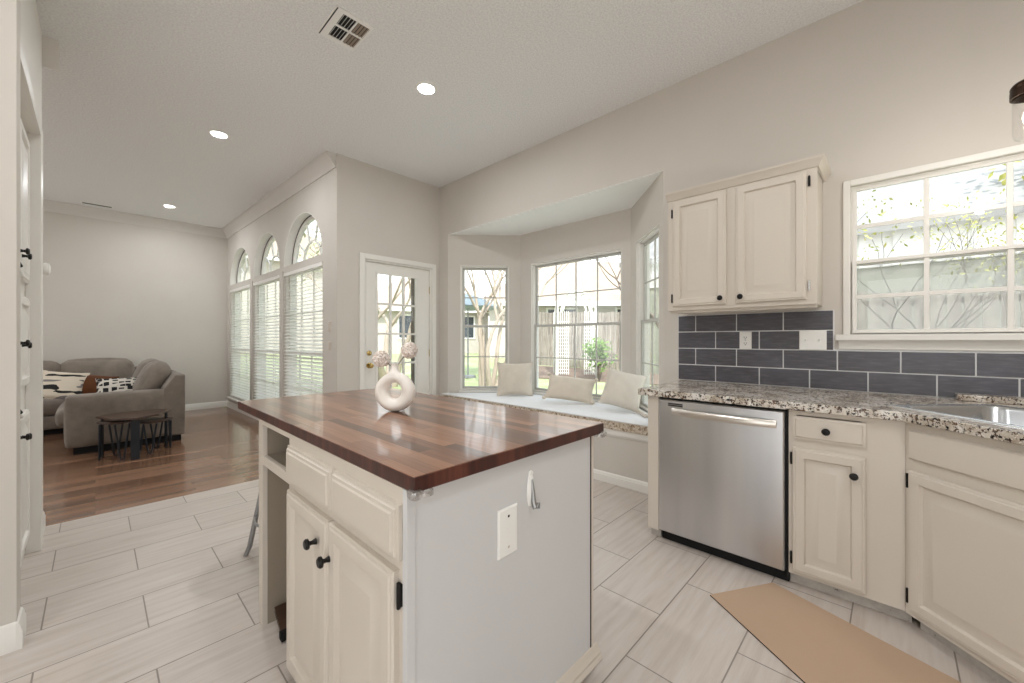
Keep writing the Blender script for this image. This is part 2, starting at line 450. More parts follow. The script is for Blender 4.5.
def thing(name, label, cat, loc=(0, 0, 0), rz=0.0, group=None, kind=None):
    o = bpy.data.objects.new(name, None); o.empty_display_size = .1
    COL.objects.link(o)
    o.location = loc; o.rotation_euler = (0, 0, rz)
    XF[o.name] = Matrix.Translation(loc) @ Matrix.Rotation(rz, 4, 'Z')
    return tag(o, label, cat, group, kind)
def tag(o, label=None, cat=None, group=None, kind=None):
    if label: o['label'] = label
    if cat: o['category'] = cat
    if group: o['group'] = group
    if kind: o['kind'] = kind
    return o
def struct(name, mb, mats, label, cat, **kw):
    return tag(build(name, mb, mats, **kw), label, cat, None, 'structure')
def rect(u0, u1, v0, v1): return [(u0, v0), (u1, v0), (u1, v1), (u0, v1)]
def arcpts(cu, cv, r, a0, a1, n): return [(cu + r * math.cos(R(a0 + (a1 - a0) * i / n)), cv + r * math.sin(R(a0 + (a1 - a0) * i / n))) for i in range(n + 1)]
def bearing(px, depth):
    """point in the garden on a surveyed bearing from the camera station"""
    a = (px - 512) / FOC
    return (depth * (math.sin(YAW) + a * math.cos(YAW)), depth * (math.cos(YAW) - a * math.sin(YAW)))

# ------------------------------------------------------------------ room dimensions
CEIL = 3.2
WX = 3.10            # sink wall
DY = 4.27            # garden door wall
AX0, AX1 = 1.775, 1.663
LY = 8.75            # living room far wall
LX = -0.24           # pantry wall
BAY = [(3.10, 4.09), (3.76, 3.44), (3.76, 1.92), (3.10, 1.31)]
BAYZ = 2.556

# ------------------------------------------------------------------ floors, ceiling
mb = MB().prism([(-2.6, -1.7), (WX, -1.7), (WX, DY), (AX0, DY), (AX0, 4.0), (-2.6, 4.0)], -.1, 0)
struct('floor', mb, 'tile', 'greige plank tile floor of the kitchen', 'floor', smooth=0)
mb = MB().prism([(-3.2, 4.0), (AX0, 4.0), (AX0, DY), (AX1, LY), (-3.2, LY)], -.1, 0)
struct('floor.001', mb, 'oak', 'brown oak strip floor of the living room', 'floor', smooth=0)
mb = MB().prism([(-2.6, -1.7), (WX + .14, -1.7), (WX + .14, DY + .14), (AX0 + .14, DY + .14), (AX1 + .2, LY + .14), (-3.2, LY + .14), (-3.2, 4.0), (-2.6, 4.0)], CEIL, CEIL + .1)
struct('ceiling', mb, 'ceil', 'flat pale textured ceiling', 'ceiling', smooth=0)
mb = MB().prism([(WX + .0015, 4.088), (3.9, 3.5), (3.9, 1.86), (WX + .0015, 1.312)], BAYZ - .003, BAYZ + .08)
struct('ceiling.001', mb, 'smoothceil', 'lower white ceiling over the bay window seat', 'ceiling', smooth=0)
mb = MB().prism([(-3.3, -2.4), (3.6, -2.4), (3.6, 4.7), (2.2, 4.7), (2.0, 9.2), (-3.6, 9.2)], CEIL + .12, CEIL + .3)  # unseen slab; its overhang is added to keep direct sun out
struct('roof', mb, 'roofg', 'unseen roof slab over the house, its overhang added to block the sun', 'roof', smooth=0)

# ------------------------------------------------------------------ walls
SW = dict(u0=-.735, u1=.180, v0=1.25, v1=2.128)            # sink window opening
mb = MB(FX(WX)).prism(rect(-1.7, DY, 0, CEIL), -.14, 0, [rect(SW['u0'], SW['u1'], SW['v0'], SW['v1']), rect(1.31, 4.09, .002, BAYZ)])
struct('wall_right', mb, 'wall', 'greige wall with the sink window and the bay opening', 'wall', smooth=0)
BW = [dict(u0=.158, u1=.780), dict(u0=.178, u1=1.420), dict(u0=.186, u1=.805)]
BV0, BV1 = .57, 2.165
FB = [FL(BAY[0], BAY[1]), FL(BAY[1], BAY[2]), FL(BAY[2], BAY[3])]
BL = [(Vector(BAY[i + 1]) - Vector(BAY[i])).length for i in range(3)]
for i, side in enumerate(('bay_left', 'bay_center', 'bay_right')):
    mb = MB(FB[i]).prism(rect(0, BL[i], 0, BAYZ), -.12, 0, [rect(BW[i]['u0'], BW[i]['u1'], BV0, BV1)])
    struct('wall_' + side, mb, 'wall', ['angled bay wall next to the garden door', 'long bay wall facing the room', 'angled bay wall next to the kitchen counter'][i], 'wall', smooth=0)
DO = (2.075, 2.977, 2.125)
mb = MB(FY(DY)).prism([(AX0, 0), (DO[0], 0), (DO[0], DO[2]), (DO[1], DO[2]), (DO[1], 0), (WX, 0), (WX, CEIL), (AX0, CEIL)], -.14, 0)
struct('wall_door', mb, 'wall', 'greige wall around the garden door', 'wall', smooth=0)
FA = FL((AX0, DY), (AX1, LY), 1)
FA = fr((AX0, DY, 0), ((AX1 - AX0) / 4.4814, (LY - DY) / 4.4814, 0), (0, 0, 1), (-(LY - DY) / 4.4814, (AX1 - AX0) / 4.4814, 0))
AW = [(.365, 1.595), (1.735, 2.935), (3.075, 4.315)]
AS, AT, AB, AH = 2.185, .585, .20, 2.10
def arch(u0, u1, inset=0.0, n=24):
    c = (u0 + u1) / 2; rx = (u1 - u0) / 2 - inset; rz = AT - inset
    return [(c + rx * math.cos(PI * i / n), AS + inset + rz * math.sin(PI * i / n)) for i in range(n + 1)]
holes = []
for u0, u1 in AW: holes += [rect(u0, u1, AB, AH), arch(u0, u1)]
mb = MB(FA).prism(rect(0, 4.4814, 0, CEIL), -.16, 0, holes)
struct('wall_arched', mb, 'wall', 'living room wall with three tall arched windows', 'wall', smooth=0)
mb = MB(FY(LY)).box(-3.2, AX1, 0, CEIL, -.12, 0)
struct('wall_living_back', mb, 'wall', 'far plain wall of the living room', 'wall', smooth=0)
mb = MB(FX(-3.2)).prism(rect(4.0, LY, 0, CEIL), 0, .12, [rect(6.0, 8.2, .5, 2.35)])  # out of view; opening added to light the living room and ceiling
struct('wall_living_left', mb, 'wall', 'unseen living room side wall with an opening added for daylight', 'wall', smooth=0)
# pantry block: near return wall, far jamb and the header above the pantry doors
PD0, PD1, PH = 2.70, 3.62, 2.40
mb = MB().box(-2.6, -.215, 2.5, 2.62, 0, CEIL)
struct('wall_left_near', mb, 'wall', 'short wall end at the left edge beside the pantry', 'wall', smooth=0)
mb = MB().box(LX - .12, LX, 3.68, 4.0, 0, CEIL).box(-2.6, LX - .02, 3.88, 4.0, 0, CEIL).box(LX - .12, LX, 2.62, 3.68, PH + .06, CEIL).box(-1.0, -.98, 2.62, 3.88, 0, CEIL)
struct('wall_left', mb, 'trim', 'white painted wall around the pantry doors', 'wall', smooth=0)
mb = MB(FY(-1.7)).prism(rect(-2.6, WX, 0, CEIL), 0, .12, [rect(-2.3, -.7, .01, 2.5)])  # out of view; opening put in as daylight fill from behind
struct('wall_rear', mb, 'wall', 'unseen rear kitchen wall with a wide opening added for daylight', 'wall', smooth=0)
mb = MB(FX(-2.6)).prism(rect(-1.7, 2.5, 0, CEIL), 0, .12, [rect(-1.3, .3, .01, 2.2)])  # unseen; opening added so daylight reaches the kitchen from the side
struct('wall_side', mb, 'wall', 'unseen side kitchen wall with a wide opening added for daylight', 'wall', smooth=0)

# ------------------------------------------------------------------ crown and base mouldings
CROWN = [(0, -.165), (.012, -.165), (.018, -.14), (.035, -.12), (.075, -.055), (.098, -.03), (.105, -.012), (.105, 0), (0, 0)]
CR = [(n, CEIL + v * .87) for n, v in CROWN]
mb = MB(FA).profile(CR, 0.02, 4.4814)
struct('trim_1', mb, 'crownp', 'crown moulding above the arched windows', 'moulding', smooth=30)
mb = MB(FY(LY)).profile(CR, -3.2, AX1)
struct('trim_2', mb, 'crownp', 'crown moulding along the far living room wall', 'moulding', smooth=30)
mb = MB(fr((0, 4.0, 0), (1, 0, 0), (0, 0, 1), (0, 1, 0))).profile([(n, CEIL + v * 1.2) for n, v in CROWN], -2.6, LX + .075)
struct('trim_3', mb, 'trim', 'crown moulding end sticking out past the pantry wall', 'moulding', smooth=30)
BASE = [(0, 0), (.016, 0), (.016, .075), (.012, .082), (.012, .092), (.006, .105), (0, .108)]
mb = MB(FA).profile(BASE, 0.0, 4.4814)
struct('baseboard_arched', mb, 'trim', 'baseboard under the arched windows', 'baseboard', smooth=30)
mb = MB(FY(LY)).profile(BASE, -3.2, AX1)
struct('baseboard_back', mb, 'trim', 'baseboard along the far living room wall', 'baseboard', smooth=30)
mb = MB(FY(2.5)).profile(BASE, -2.6, -.215).at(fr((-.215, 0, 0), (0, 1, 0), (0, 0, 1), (1, 0, 0))).profile(BASE, 2.484, 2.62)
struct('baseboard_left', mb, 'trim', 'baseboard around the short wall end at the left edge', 'baseboard', smooth=30)
mb = MB(FY(DY)).profile(BASE, AX0, DO[0] - .06)
struct('baseboard_door', mb, 'trim', 'baseboard beside the garden door', 'baseboard', smooth=30)
mb = MB(FX(WX)).profile(BASE, 4.09, DY)
struct('baseboard_right', mb, 'trim', 'baseboard stub between bay and garden door', 'baseboard', smooth=30)

# ------------------------------------------------------------------ windows
def sash_window(name, F, u0, u1, v0, v1, cols, rows, label, zmeet, casing=True, sill=True, depth=.12, mat='trim', meetmat='trim', screen=False, mun=.016, fm=.022, s=.028, dn=0.0):
    t = tag(thing(name, label, 'window', F @ Vector(((u0 + u1) / 2, v0, 0))), kind='structure')
    m = MB(F)
    m.box(u0, u0 + fm, v0, v1, -depth, -.02).box(u1 - fm, u1, v0, v1, -depth, -.02)
    m.box(u0 + fm, u1 - fm, v1 - fm, v1, -depth, -.02).box(u0 + fm, u1 - fm, v0, v0 + fm, -depth, -.02)
    build('frame', m, mat, t, .002)
    for nm, a, b, n0 in (('upper_sash', zmeet, v1 - fm, -.085 + dn), ('lower_sash', v0 + fm, zmeet + .03, -.060 + dn)):
        m = MB(F); a0, a1 = u0 + fm, u1 - fm
        m.box(a0, a0 + s, a, b, n0, n0 + .024).box(a1 - s, a1, a, b, n0, n0 + .024)
        m.box(a0 + s, a1 - s, a, a + s, n0, n0 + .024).box(a0 + s, a1 - s, b - s, b, n0, n0 + .024)
        for i in range(1, cols):
            c = a0 + s + (a1 - a0 - 2 * s) * i / cols
            m.box(c - mun / 2, c + mun / 2, a + s, b - s, n0 + .004, n0 + .018)
        for j in range(1, rows):
            c = a + s + (b - a - 2 * s) * j / rows
            m.box(a0 + s, a1 - s, c - mun / 2, c + mun / 2, n0 + .0055, n0 + .0165)
        so = build(nm, m, meetmat, t, .002)
        build('pane', MB(F).box(a0 + s, a1 - s, a + s, b - s, n0 + .010, n0 + .013), 'glass', so)
    if screen:
        build('insect_screen', MB(F).box(u0 + fm, u1 - fm, v0 + fm, zmeet, -.095 + dn, -.0945 + dn), 'screen', t)
    if casing:
        m = MB(F); w = .034
        m.box(u0 - w, u0, v0, v1 + w, 0, .016).box(u1, u1 + w, v0, v1 + w, 0, .016).box(u0, u1, v1, v1 + w, 0, .016)
        build('casing', m, mat, t, .003)
    return t
win = []
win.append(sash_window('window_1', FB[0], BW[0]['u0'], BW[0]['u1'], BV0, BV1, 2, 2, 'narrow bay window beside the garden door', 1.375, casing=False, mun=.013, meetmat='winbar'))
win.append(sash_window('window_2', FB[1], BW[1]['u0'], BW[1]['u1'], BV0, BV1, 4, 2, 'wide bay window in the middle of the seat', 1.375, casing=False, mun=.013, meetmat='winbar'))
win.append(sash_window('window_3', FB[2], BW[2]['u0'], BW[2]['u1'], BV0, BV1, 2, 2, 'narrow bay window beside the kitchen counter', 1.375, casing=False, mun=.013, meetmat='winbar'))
for i in range(3):
    m = MB(FB[i]); u0, u1 = BW[i]['u0'], BW[i]['u1']
    m.box(u0 - .02, u1 + .02, BV0 - .022, BV0, -.02, .028)
    build('window_sill', m, 'trim', win[i], .003)
    m = MB(FB[i]).box(u0, u0 + .004, BV0, BV1, -.02, .001).box(u1 - .004, u1, BV0, BV1, -.02, .001).box(u0, u1, BV1 - .004, BV1, -.02, .001)
    build('jamb_liner', m, 'trim', win[i])
w4 = sash_window('window_4', FX(WX), SW['u0'], SW['u1'], SW['v0'], SW['v1'], 3, 2, 'bright window above the kitchen sink', 1.655, depth=.11, screen=True, mun=.022, fm=.007, s=.020, dn=.035)
m = MB(FX(WX)).box(SW['u0'] - .07, SW['u1'] + .068, 1.215, 1.25, -.02, .045)
m.profile([(0, 1.162), (.014, 1.162), (.016, 1.19), (.026, 1.205), (.030, 1.215), (0, 1.215)], SW['u0'] - .05, SW['u1'] + .055)
build('window_sill', m, 'trim', w4, .003)

# living room windows: low double hung ones and the arched ones above
WN = ('nearest the garden door', 'between the other two', 'nearest the far living room wall')
for i, (u0, u1) in enumerate(AW):
    sash_window('window_%d' % (5 + i), FA, u0, u1, AB, AH, 3, 2, 'tall blind-covered living room window ' + WN[i], 1.03, casing=False, depth=.14, meetmat='trim')
    build('window_sill', MB(FA).box(u0 - .03, u1 + .03, AB - .03, AB, -.02, .05), 'trim', bpy.data.objects['window_%d' % (5 + i)], .004)
    t = tag(thing('window_%d' % (8 + i), 'half-round window ' + WN[i], 'window', FA @ Vector(((u0 + u1) / 2, AS, 0))), kind='structure')
    c = (u0 + u1) / 2; rx = (u1 - u0) / 2
    def band(r0, r1, n0, n1, base=0.0):
        o = [(c + rx * r1 * math.cos(PI * q / 28), AS + AT * r1 * math.sin(PI * q / 28)) for q in range(29)]
        n = [(c + rx * r0 * math.cos(PI * q / 28), AS + AT * r0 * math.sin(PI * q / 28)) for q in range(28, -1, -1)]
        return MB(FA).prism(o + n, n0, n1)
    build('reveal_liner', band(.985, 1.0, -.155, .001), 'trim', t)
    m = band(.90, .985, -.15, -.10); m.box(c - rx * .985, c + rx * .985, AS, AS + .04, -.15, -.10)
    build('frame', m, 'trim', t, .002)
    build('frame_gap_line', band(.97, .985, -.10, -.094), 'blackmat', t)  # black band drawn for the dark gap around the frame
    m = band(.44, .475, -.14, -.12)
    for a in (36, 72, 108, 144):
        ca, sa = math.cos(R(a)), math.sin(R(a)); p = Vector((-sa, ca)) * .009
        q0 = Vector((c + rx * .47 * ca, AS + AT * .47 * sa)); q1 = Vector((c + rx * .91 * ca, AS + AT * .91 * sa))
        m.prism([tuple(q0 - p), tuple(q1 - p), tuple(q1 + p), tuple(q0 + p)], -.14, -.12)
    build('sunburst_muntin', m, 'trim', t)
    o = [(c + rx * .95 * math.cos(PI * q / 28), AS + .01 + AT * .95 * math.sin(PI * q / 28)) for q in range(29)]
    build('pane', MB(FA).prism(o, -.132, -.129), 'glass', t)
# taupe mullion strips between and over the lower windows
for i, (a, b) in enumerate([(1.595, 1.735), (2.935, 3.075)]):
    struct('trim_%d' % (4 + i), MB(FA).box(a + .012, b - .012, AB - .02, AH + .03, 0, .014), 'wall', 'greige post between tall living room windows, ' + ('nearer the door' if i == 0 else 'nearer the far wall'), 'moulding', bevel=.003)

# blinds
for i, (u0, u1) in enumerate(AW):
    t = thing('window_blind', ['white horizontal blind in the living room window ' + WN[i]][0], 'blind', FA @ Vector(((u0 + u1) / 2, AB, -.015)), group='living room blinds')
    build('headrail', MB(FA).box(u0 + .008, u1 - .008, AH - .045, AH - .002, -.045, .004), 'blind', t, .003)
    m = MB(FA); n = 42
    top, bot = AH - .07, AB + .05
    for q in range(n):
        z = bot + (top - bot) * q / (n - 1); a = R(24); w = .024
        du, dn = w * math.cos(a), w * math.sin(a)
        m.add([(u0 + .012, z - dn, -.018 + du), (u1 - .012, z - dn, -.018 + du), (u1 - .012, z + dn, -.018 - du), (u0 + .012, z + dn, -.018 - du),
               (u0 + .012, z - dn + .003, -.018 + du), (u1 - .012, z - dn + .003, -.018 + du), (u1 - .012, z + dn + .003, -.018 - du), (u0 + .012, z + dn + .003, -.018 - du)],
              [(0, 1, 2, 3), (7, 6, 5, 4), (0, 4, 5, 1), (1, 5, 6, 2), (2, 6, 7, 3), (3, 7, 4, 0)])
    build('slats', m, 'blind', t)
    build('bottom_rail', MB(FA).box(u0 + .01, u1 - .01, AB + .012, AB + .034, -.042, .006), 'blind', t, .003)
    m = MB(FA)
    for uu in (u0 + .16, (u0 + u1) / 2, u1 - .16): m.box(uu - .002, uu + .002, AB + .03, AH - .04, .0065, .0085)
    build('ladder_cord', m, 'blind', t)

# ------------------------------------------------------------------ garden door
t = tag(thing('door_1', 'white glazed garden door with brass knobs', 'door', (2.526, DY, 0)), kind='structure')
m = MB(FY(DY)); w = .058
m.box(DO[0] - w, DO[0], 0, DO[2] + w, 0, .02).box(DO[1], DO[1] + w, 0, DO[2] + w, 0, .02).box(DO[0], DO[1], DO[2], DO[2] + w, 0, .02)
m.box(DO[0], DO[0] + .018, 0, DO[2], -.13, 0).box(DO[1] - .018, DO[1], 0, DO[2], -.13, 0).box(DO[0] + .018, DO[1] - .018, DO[2] - .018, DO[2], -.13, 0)
build('casing', m, 'trim', t, .003)
D0, D1, DT = DO[0] + .02, DO[1] - .02, DO[2] - .02
G = (2.245, 2.770, .24, 1.985)
slab = build('door_slab', MB(FY(DY)).prism(rect(D0, D1, .012, DT), -.07, -.03, [rect(*G)]), 'trim', t, .002)
m = MB(FY(DY)); b = .016
m.prism(rect(G[0] - b, G[1] + b, G[2] - b, G[3] + b), -.032, -.02, [rect(G[0] + .006, G[1] - .006, G[2] + .006, G[3] - .006)])
for i in (1, 2):
    c = G[0] + (G[1] - G[0]) * i / 3; m.box(c - .011, c + .011, G[2], G[3], -.06, -.026)
for j in range(1, 5):
    c = G[2] + (G[3] - G[2]) * j / 5; m.box(G[0], G[1], c - .011, c + .011, -.0595, -.0265)
build('glazing_grid', m, 'trim', slab)
build('pane', MB(FY(DY)).box(G[0], G[1], G[2], G[3], -.052, -.048), 'glass', slab)
F = FY(DY - .0) 
build('deadbolt', MB(F).lathe([(.0, -.03), (.028, -.03), (.028, -.018), (.022, -.012), (.012, -.010), (.012, .006), (0, .006)], (2.148, 1.065, 0)), 'brass', slab)
build('door_knob', MB(F).lathe([(.0, -.03), (.032, -.03), (.032, -.022), (.012, -.018), (.011, .0), (.024, .008), (.030, .022), (.024, .036), (.0, .040)], (2.148, .925, 0)), 'brass', slab)
for z in (.25, 1.05, 1.85):
    build('door_hinge', MB(F).tube([(D1 + .004, z - .045, -.022), (D1 + .004, z + .045, -.022)], .007), 'brass', slab)
build('threshold', MB(FY(DY)).box(DO[0] + .018, DO[1] - .018, 0, .011, -.13, 0), 'stool_metal', t)

# ------------------------------------------------------------------ cabinet helpers
def knob(F, u, v, n, parent, name='knob'):
    return build(name, MB(F).lathe([(0, n - .002), (.010, n - .002), (.008, n + .004), (.006, n + .012), (.0075, n + .018), (.0155, n + .021), (.0165, n + .027), (.012, n + .032), (0, n + .033)], (u, v, 0), seg=20), 'black', parent)
RAISED = [(0, 0), (0, .014), (.004, .018), (.010, .018), (.014, .022), (.046, .022), (.053, .008), (.064, .0075), (.098, .0215), (.104, .0215)]
FLATP = [(0, 0), (0, .012), (.010, .014), (.014, .020), (.020, .020)]
def cab_door(F, u0, u1, v0, v1, parent, kn=None, hinge=(), n=0.0, name='door', prof=RAISED, mat='cab', hmat='black'):
    d = build(name, MB(F).panel(u0, u1, v0, v1, [(i, n + k) for i, k in prof]), mat, parent, smooth=25)
    if kn: knob(F, kn[0], kn[1], n + .022, d)
    for h in hinge:
        hu, hv = h[0], h[1]
        hm = h[2] if len(h) > 2 else hmat
        build('hinge', MB(F).box(hu - .006, hu + .006, hv - .026, hv + .026, n, n + .008).tube([(hu, hv - .03, n + .008), (hu, hv + .03, n + .008)], .005, 8), hm, d, .001)
    return d

# ------------------------------------------------------------------ base cabinets along the sink wall
FXC = 2.385
F = FX(FXC)
CT = .874            # underside of granite
C0 = Vector((FXC, -.04)); DA = R(46.5)
fd = Vector((-math.cos(DA), -math.sin(DA)))
FD = fr((C0.x, C0.y, 0), (fd.x, fd.y, 0), (0, 0, 1), (fd.y, -fd.x, 0))
DLEN = .98
C1 = C0 + fd * DLEN

t = thing('base_cabinet', 'cream base cabinet with one drawer and one door beside the dishwasher', 'cabinet', (FXC, .17, 0))
m = MB().box(FXC + .02, WX - .005, .37, .374, .06, CT).box(FXC + .02, WX - .005, -.04, .37, .062, .08)
m.at(F).prism(rect(-.04, .374, .062, CT), -.02, 0, [rect(.10, .34, .10, .68), rect(.10, .34, .74, .85)])
build('body', m, 'cab', t, .001)
d = build('drawer', MB(F).panel(.086, .356, .735, .846, FLATP), 'cab', t, smooth=25)
knob(F, .224, .79, .020, d)
cab_door(F, .086, .356, .082, .692, t, (.125, .607), ((.362, .635), (.362, .145)))
build('toe_kick', MB(F).box(-.06, .374, .0, .06, -.06, -.045), 'toe', t)

t = thing('sink_base_cabinet', 'cream corner sink cabinet set at an angle with one wide door', 'cabinet', (C0.x, C0.y, 0))
m = MB(FD).prism(rect(.0, DLEN, .058, CT), -.02, 0, [rect(.10, .80, .12, .62)])
m.box(.0, DLEN, .058, .075, -.5, -.02)
build('body', m, 'cab', t, .001)
build('false_front', MB(FD).panel(.024, .90, .720, .842, [(0, 0), (0, .010), (.006, .018), (.02, .020)]), 'cab', t, smooth=25)
cab_door(FD, .024, .90, .085, .672, t, None, ((.014, .625), (.014, .140)))
build('toe_kick', MB(FD).box(.02, DLEN, .0, .058, -.06, -.045), 'toe', t)

# end panel and filler between bay and dishwasher
t = thing('cabinet_end_panel', 'narrow cream end panel closing the counter run beside the window seat', 'panel', (FXC, 1.07, 0))
build('panel', MB().box(FXC - .01, WX - .003, 1.032, 1.10, .055, CT), 'cab', t, .002)
build('toe_block', MB().box(FXC + .03, WX - .003, 1.034, 1.095, 0, .055), 'toe', t)

# dishwasher
t = thing('dishwasher', 'stainless dishwasher with a wide bar handle under the granite counter', 'dishwasher', (FXC, .71, 0))
FW = FX(FXC)
build('tub', MB().box(FXC + .012, WX - .08, .395, 1.022, .06, .862), 'blackmat', t)
m = MB(FW).panel(.389, 1.026, .068, .862, [(0, -.010), (0, .018), (.006, .026), (.012, .027)])
dr = build('door', m, 'steel', t, smooth=25)
hp = [(.405, .805), (.405, .805)]
m = MB(FW)
loops = []
for q in range(17):
    u = .418 + (.940 - .418) * q / 16; e = abs(2 * q / 16 - 1)
    n = .066 - .030 * e ** 3; hz = .019
    zc = .797
    loops.append([(u, zc - hz, n - .008), (u, zc - hz, n + .006), (u, zc - hz * .5, n + .010), (u, zc + hz * .6, n + .010), (u, zc + hz, n + .004), (u, zc + hz, n - .008)])
m.rings(loops)
for u in (.43, .928): m.box(u - .012, u + .012, .786, .808, .024, .045)
build('handle', m, 'bright', dr, .001)
m = MB(FW).box(.880, .968, .824, .845, .0265, .0285)
bd = build('vent_badge', m, 'stool_metal', dr)
m = MB(FW)
for z in (.8275, .8370): m.box(.884, .964, z, z + .0055, .0285, .0292)
build('vent_slot', m, 'blackmat', bd)
build('dark_gap_strip', MB(FW).box(.377, .3875, .02, .872, -.03, -.004).box(.393, 1.03, .864, .873, -.03, -.004), 'blackmat', t)  # black strips drawn for the dark gaps beside and above the door
build('toe_kick', MB(FW).box(.377, 1.026, 0, .066, -.055, -.03), 'blackmat', t)

# granite counter with the sink cut-out
CF = 2.35
fo = Vector((fd.y, -fd.x)) * .035
K0 = Vector((CF, -.04 + .012)); K1 = C1 + fo
S0 = Vector((2.505, .030)); sf = fd; sg = Vector((-fd.y, fd.x))
def skp(a, b): p = S0 + sf * a + sg * b; return (p.x, p.y)
SL, SD = .82, .52
hole = [skp(.02, .02), skp(SL - .02, .02), skp(SL - .02, SD - .02), skp(.02, SD - .02)]
outer = [(CF, 1.155), (CF, K0.y), (K1.x, K1.y), (C1.x, -1.69), (WX - .002, -1.69), (WX - .002, 1.155)]
o = build('countertop', MB().prism(outer, CT, .914, [hole]), 'granite', None, .004, smooth=0)
tag(o, 'speckled granite counter over the dishwasher and the sink cabinet', 'countertop')
m = MB().box(2.985, WX - .012, -.95, -.235, .9145, .944)
tag(build('granite_ledge', m, 'granite', None, .003, smooth=0), 'short raised granite strip lying against the slate tiles behind the sink', 'ledge')

t = thing('kitchen_sink', 'drop-in stainless sink set at an angle into the granite counter', 'sink', (S0.x, S0.y, .9145))
m = MB()
def loop(i, z, r=.05, n=6, extra=0):
    L = []
    a0, a1, b0, b1 = i, SL - i, i, SD - i
    for cx, cy, st in ((a1 - r, b1 - r, 0), (a0 + r, b1 - r, 90), (a0 + r, b0 + r, 180), (a1 - r, b0 + r, 270)):
        for q in range(n + 1):
            an = R(st + 90 * q / n); p = S0 + sf * (cx + r * math.cos(an)) + sg * (cy + r * math.sin(an)); L.append((p.x, p.y, z))
    return L
m.rings([loop(0, .9145, .02), loop(.002, .920, .02), loop(.012, .922, .02), loop(.03, .9205, .03), loop(.04, .9195, .05)], False, False)
rim = build('rim', m, 'chrome', t, smooth=60)
m = MB().rings([loop(.04, .9195, .05), loop(.05, .905, .06), loop(.058, .76, .06), loop(.09, .735, .06), loop(.2, .730, .05)], False, True)
build('basin', m, 'basin', t, smooth=60)
pc = S0 + sf * (SL / 2) + sg * (SD / 2)
build('drain', MB().lathe([(.0, .731), (.045, .731), (.045, .7335), (.035, .7345), (.03, .732), (0, .732)], (pc.x, pc.y, 0)), 'chrome', t)

# ------------------------------------------------------------------ backsplash
t = thing('backsplash', 'slate grey rectangular tile backsplash with white grout above the granite counter', 'backsplash', (WX, .3, .914))
m = MB(FX(WX)).prism([(1.19, .915), (1.19, 1.400), (.254, 1.400), (.254, 1.161), (-1.5, 1.161), (-1.5, .915)], 0.0005, .006)
build('grout_bed', m, 'grout', t, smooth=0)
m = MB(FX(WX)); g = .0034
rows = [(.915, 1.032, .923), (1.032, 1.154, 1.061), (1.154, 1.277, .923), (1.277, 1.400, 1.061)]
for ri, (z0, z1, j0) in enumerate(rows):
    lo, hi = (-1.5, 1.19) if ri < 2 else (.258, 1.19)
    js = sorted([j0 - .2735 * q for q in range(-3, 12)])
    for a, b in zip(js[:-1], js[1:]):
        a2, b2 = max(a, lo), min(b, hi)
        if b2 - a2 < .02: continue
        m.panel(a2 + g, b2 - g, z0 + g, z1 - g, [(0, .004), (0, .009), (.0012, .010)])
build('tiles', m, 'slate', t, smooth=0)

def plate(name, label, F, u0, u1, v0, v1, n, kind, mat='white', group=None):
    cx, cy = (u0 + u1) / 2, (v0 + v1) / 2
    t = thing(name, label, 'outlet' if kind == 'outlet' else ('cover plate' if kind == 'blank' else 'light switch'), F @ Vector((cx, cy, n)), group=group)
    build('cover', MB(F).panel(u0, u1, v0, v1, [(0, n), (0, n + .003), (.004, n + .006), (.01, n + .0065)]), mat, t, smooth=30)
    e = n + .0065
    if kind == 'outlet':
        for dz in (.02, -.02):
            r = build('receptacle', MB(F).lathe([(0, e), (.016, e), (.0155, e + .0015), (0, e + .0018)], (cx, cy + dz, 0), seg=20), mat, t)
            m = MB(F).box(cx - .008, cx - .0055, cy + dz - .002, cy + dz + .008, e + .0016, e + .0022).box(cx + .0055, cx + .008, cy + dz - .002, cy + dz + .008, e + .0016, e + .0022)
            m.lathe([(0, e + .0016), (.003, e + .0016), (.003, e + .0022), (0, e + .0022)], (cx, cy + dz - .008, 0), seg=10)
            build('slot', m, 'blackmat', r)
        build('screw', MB(F).lathe([(0, e), (.003, e), (.002, e + .001), (0, e + .001)], (cx, cy, 0), seg=10), 'stool_metal', t)
    elif kind == 'toggle':
        k2 = max(1, round((u1 - u0) / .07))
        for q in range(k2):
            c = u0 + (u1 - u0) * (q + .5) / k2
            build('toggle', MB(F).box(c - .005, c + .005, cy - .012, cy + .012, e, e + .002).add([(c - .004, cy - .004, e + .002), (c + .004, cy - .004, e + .002), (c + .004, cy + .008, e + .002), (c - .004, cy + .008, e + .002), (c - .003, cy + .006, e + .014), (c + .003, cy + .006, e + .014), (c + .003, cy + .012, e + .012), (c - .003, cy + .012, e + .012)], [(0, 1, 5, 4), (1, 2, 6, 5), (2, 3, 7, 6), (3, 0, 4, 7), (4, 5, 6, 7)]), mat, t)
    elif kind == 'blank':
        for dz, mm in (((v1 - v0) * .32, 'blackmat'), (-(v1 - v0) * .32, 'plate')):
            build('screw', MB(F).lathe([(0, e), (.004, e), (.003, e + .001), (0, e + .001)], (cx, cy + dz, 0), seg=10), mm, t)
    elif kind == 'rocker':
        build('rocker', MB(F).panel(cx - .016, cx + .016, cy - .032, cy + .032, [(0, e), (0, e + .002), (.002, e + .004)]), mat, t)
    return t
plate('wall_outlet', 'white double outlet on the slate tiles under the left upper cabinet door', FX(WX), .694, .767, 1.152, 1.272, .0105, 'outlet')
plate('light_switch', 'wide white double toggle switch on the slate tiles beside the sink window', FX(WX), .291, .428, 1.153, 1.278, .0105, 'toggle')
plate('light_switch', 'greige rocker switch on the arched wall, upper of two', FA, .135, .205, 1.305, 1.42, .0005, 'rocker', 'plate')
plate('light_switch', 'greige rocker switch on the arched wall, lower of two', FA, .135, .205, 1.105, 1.20, .0005, 'rocker', 'plate')

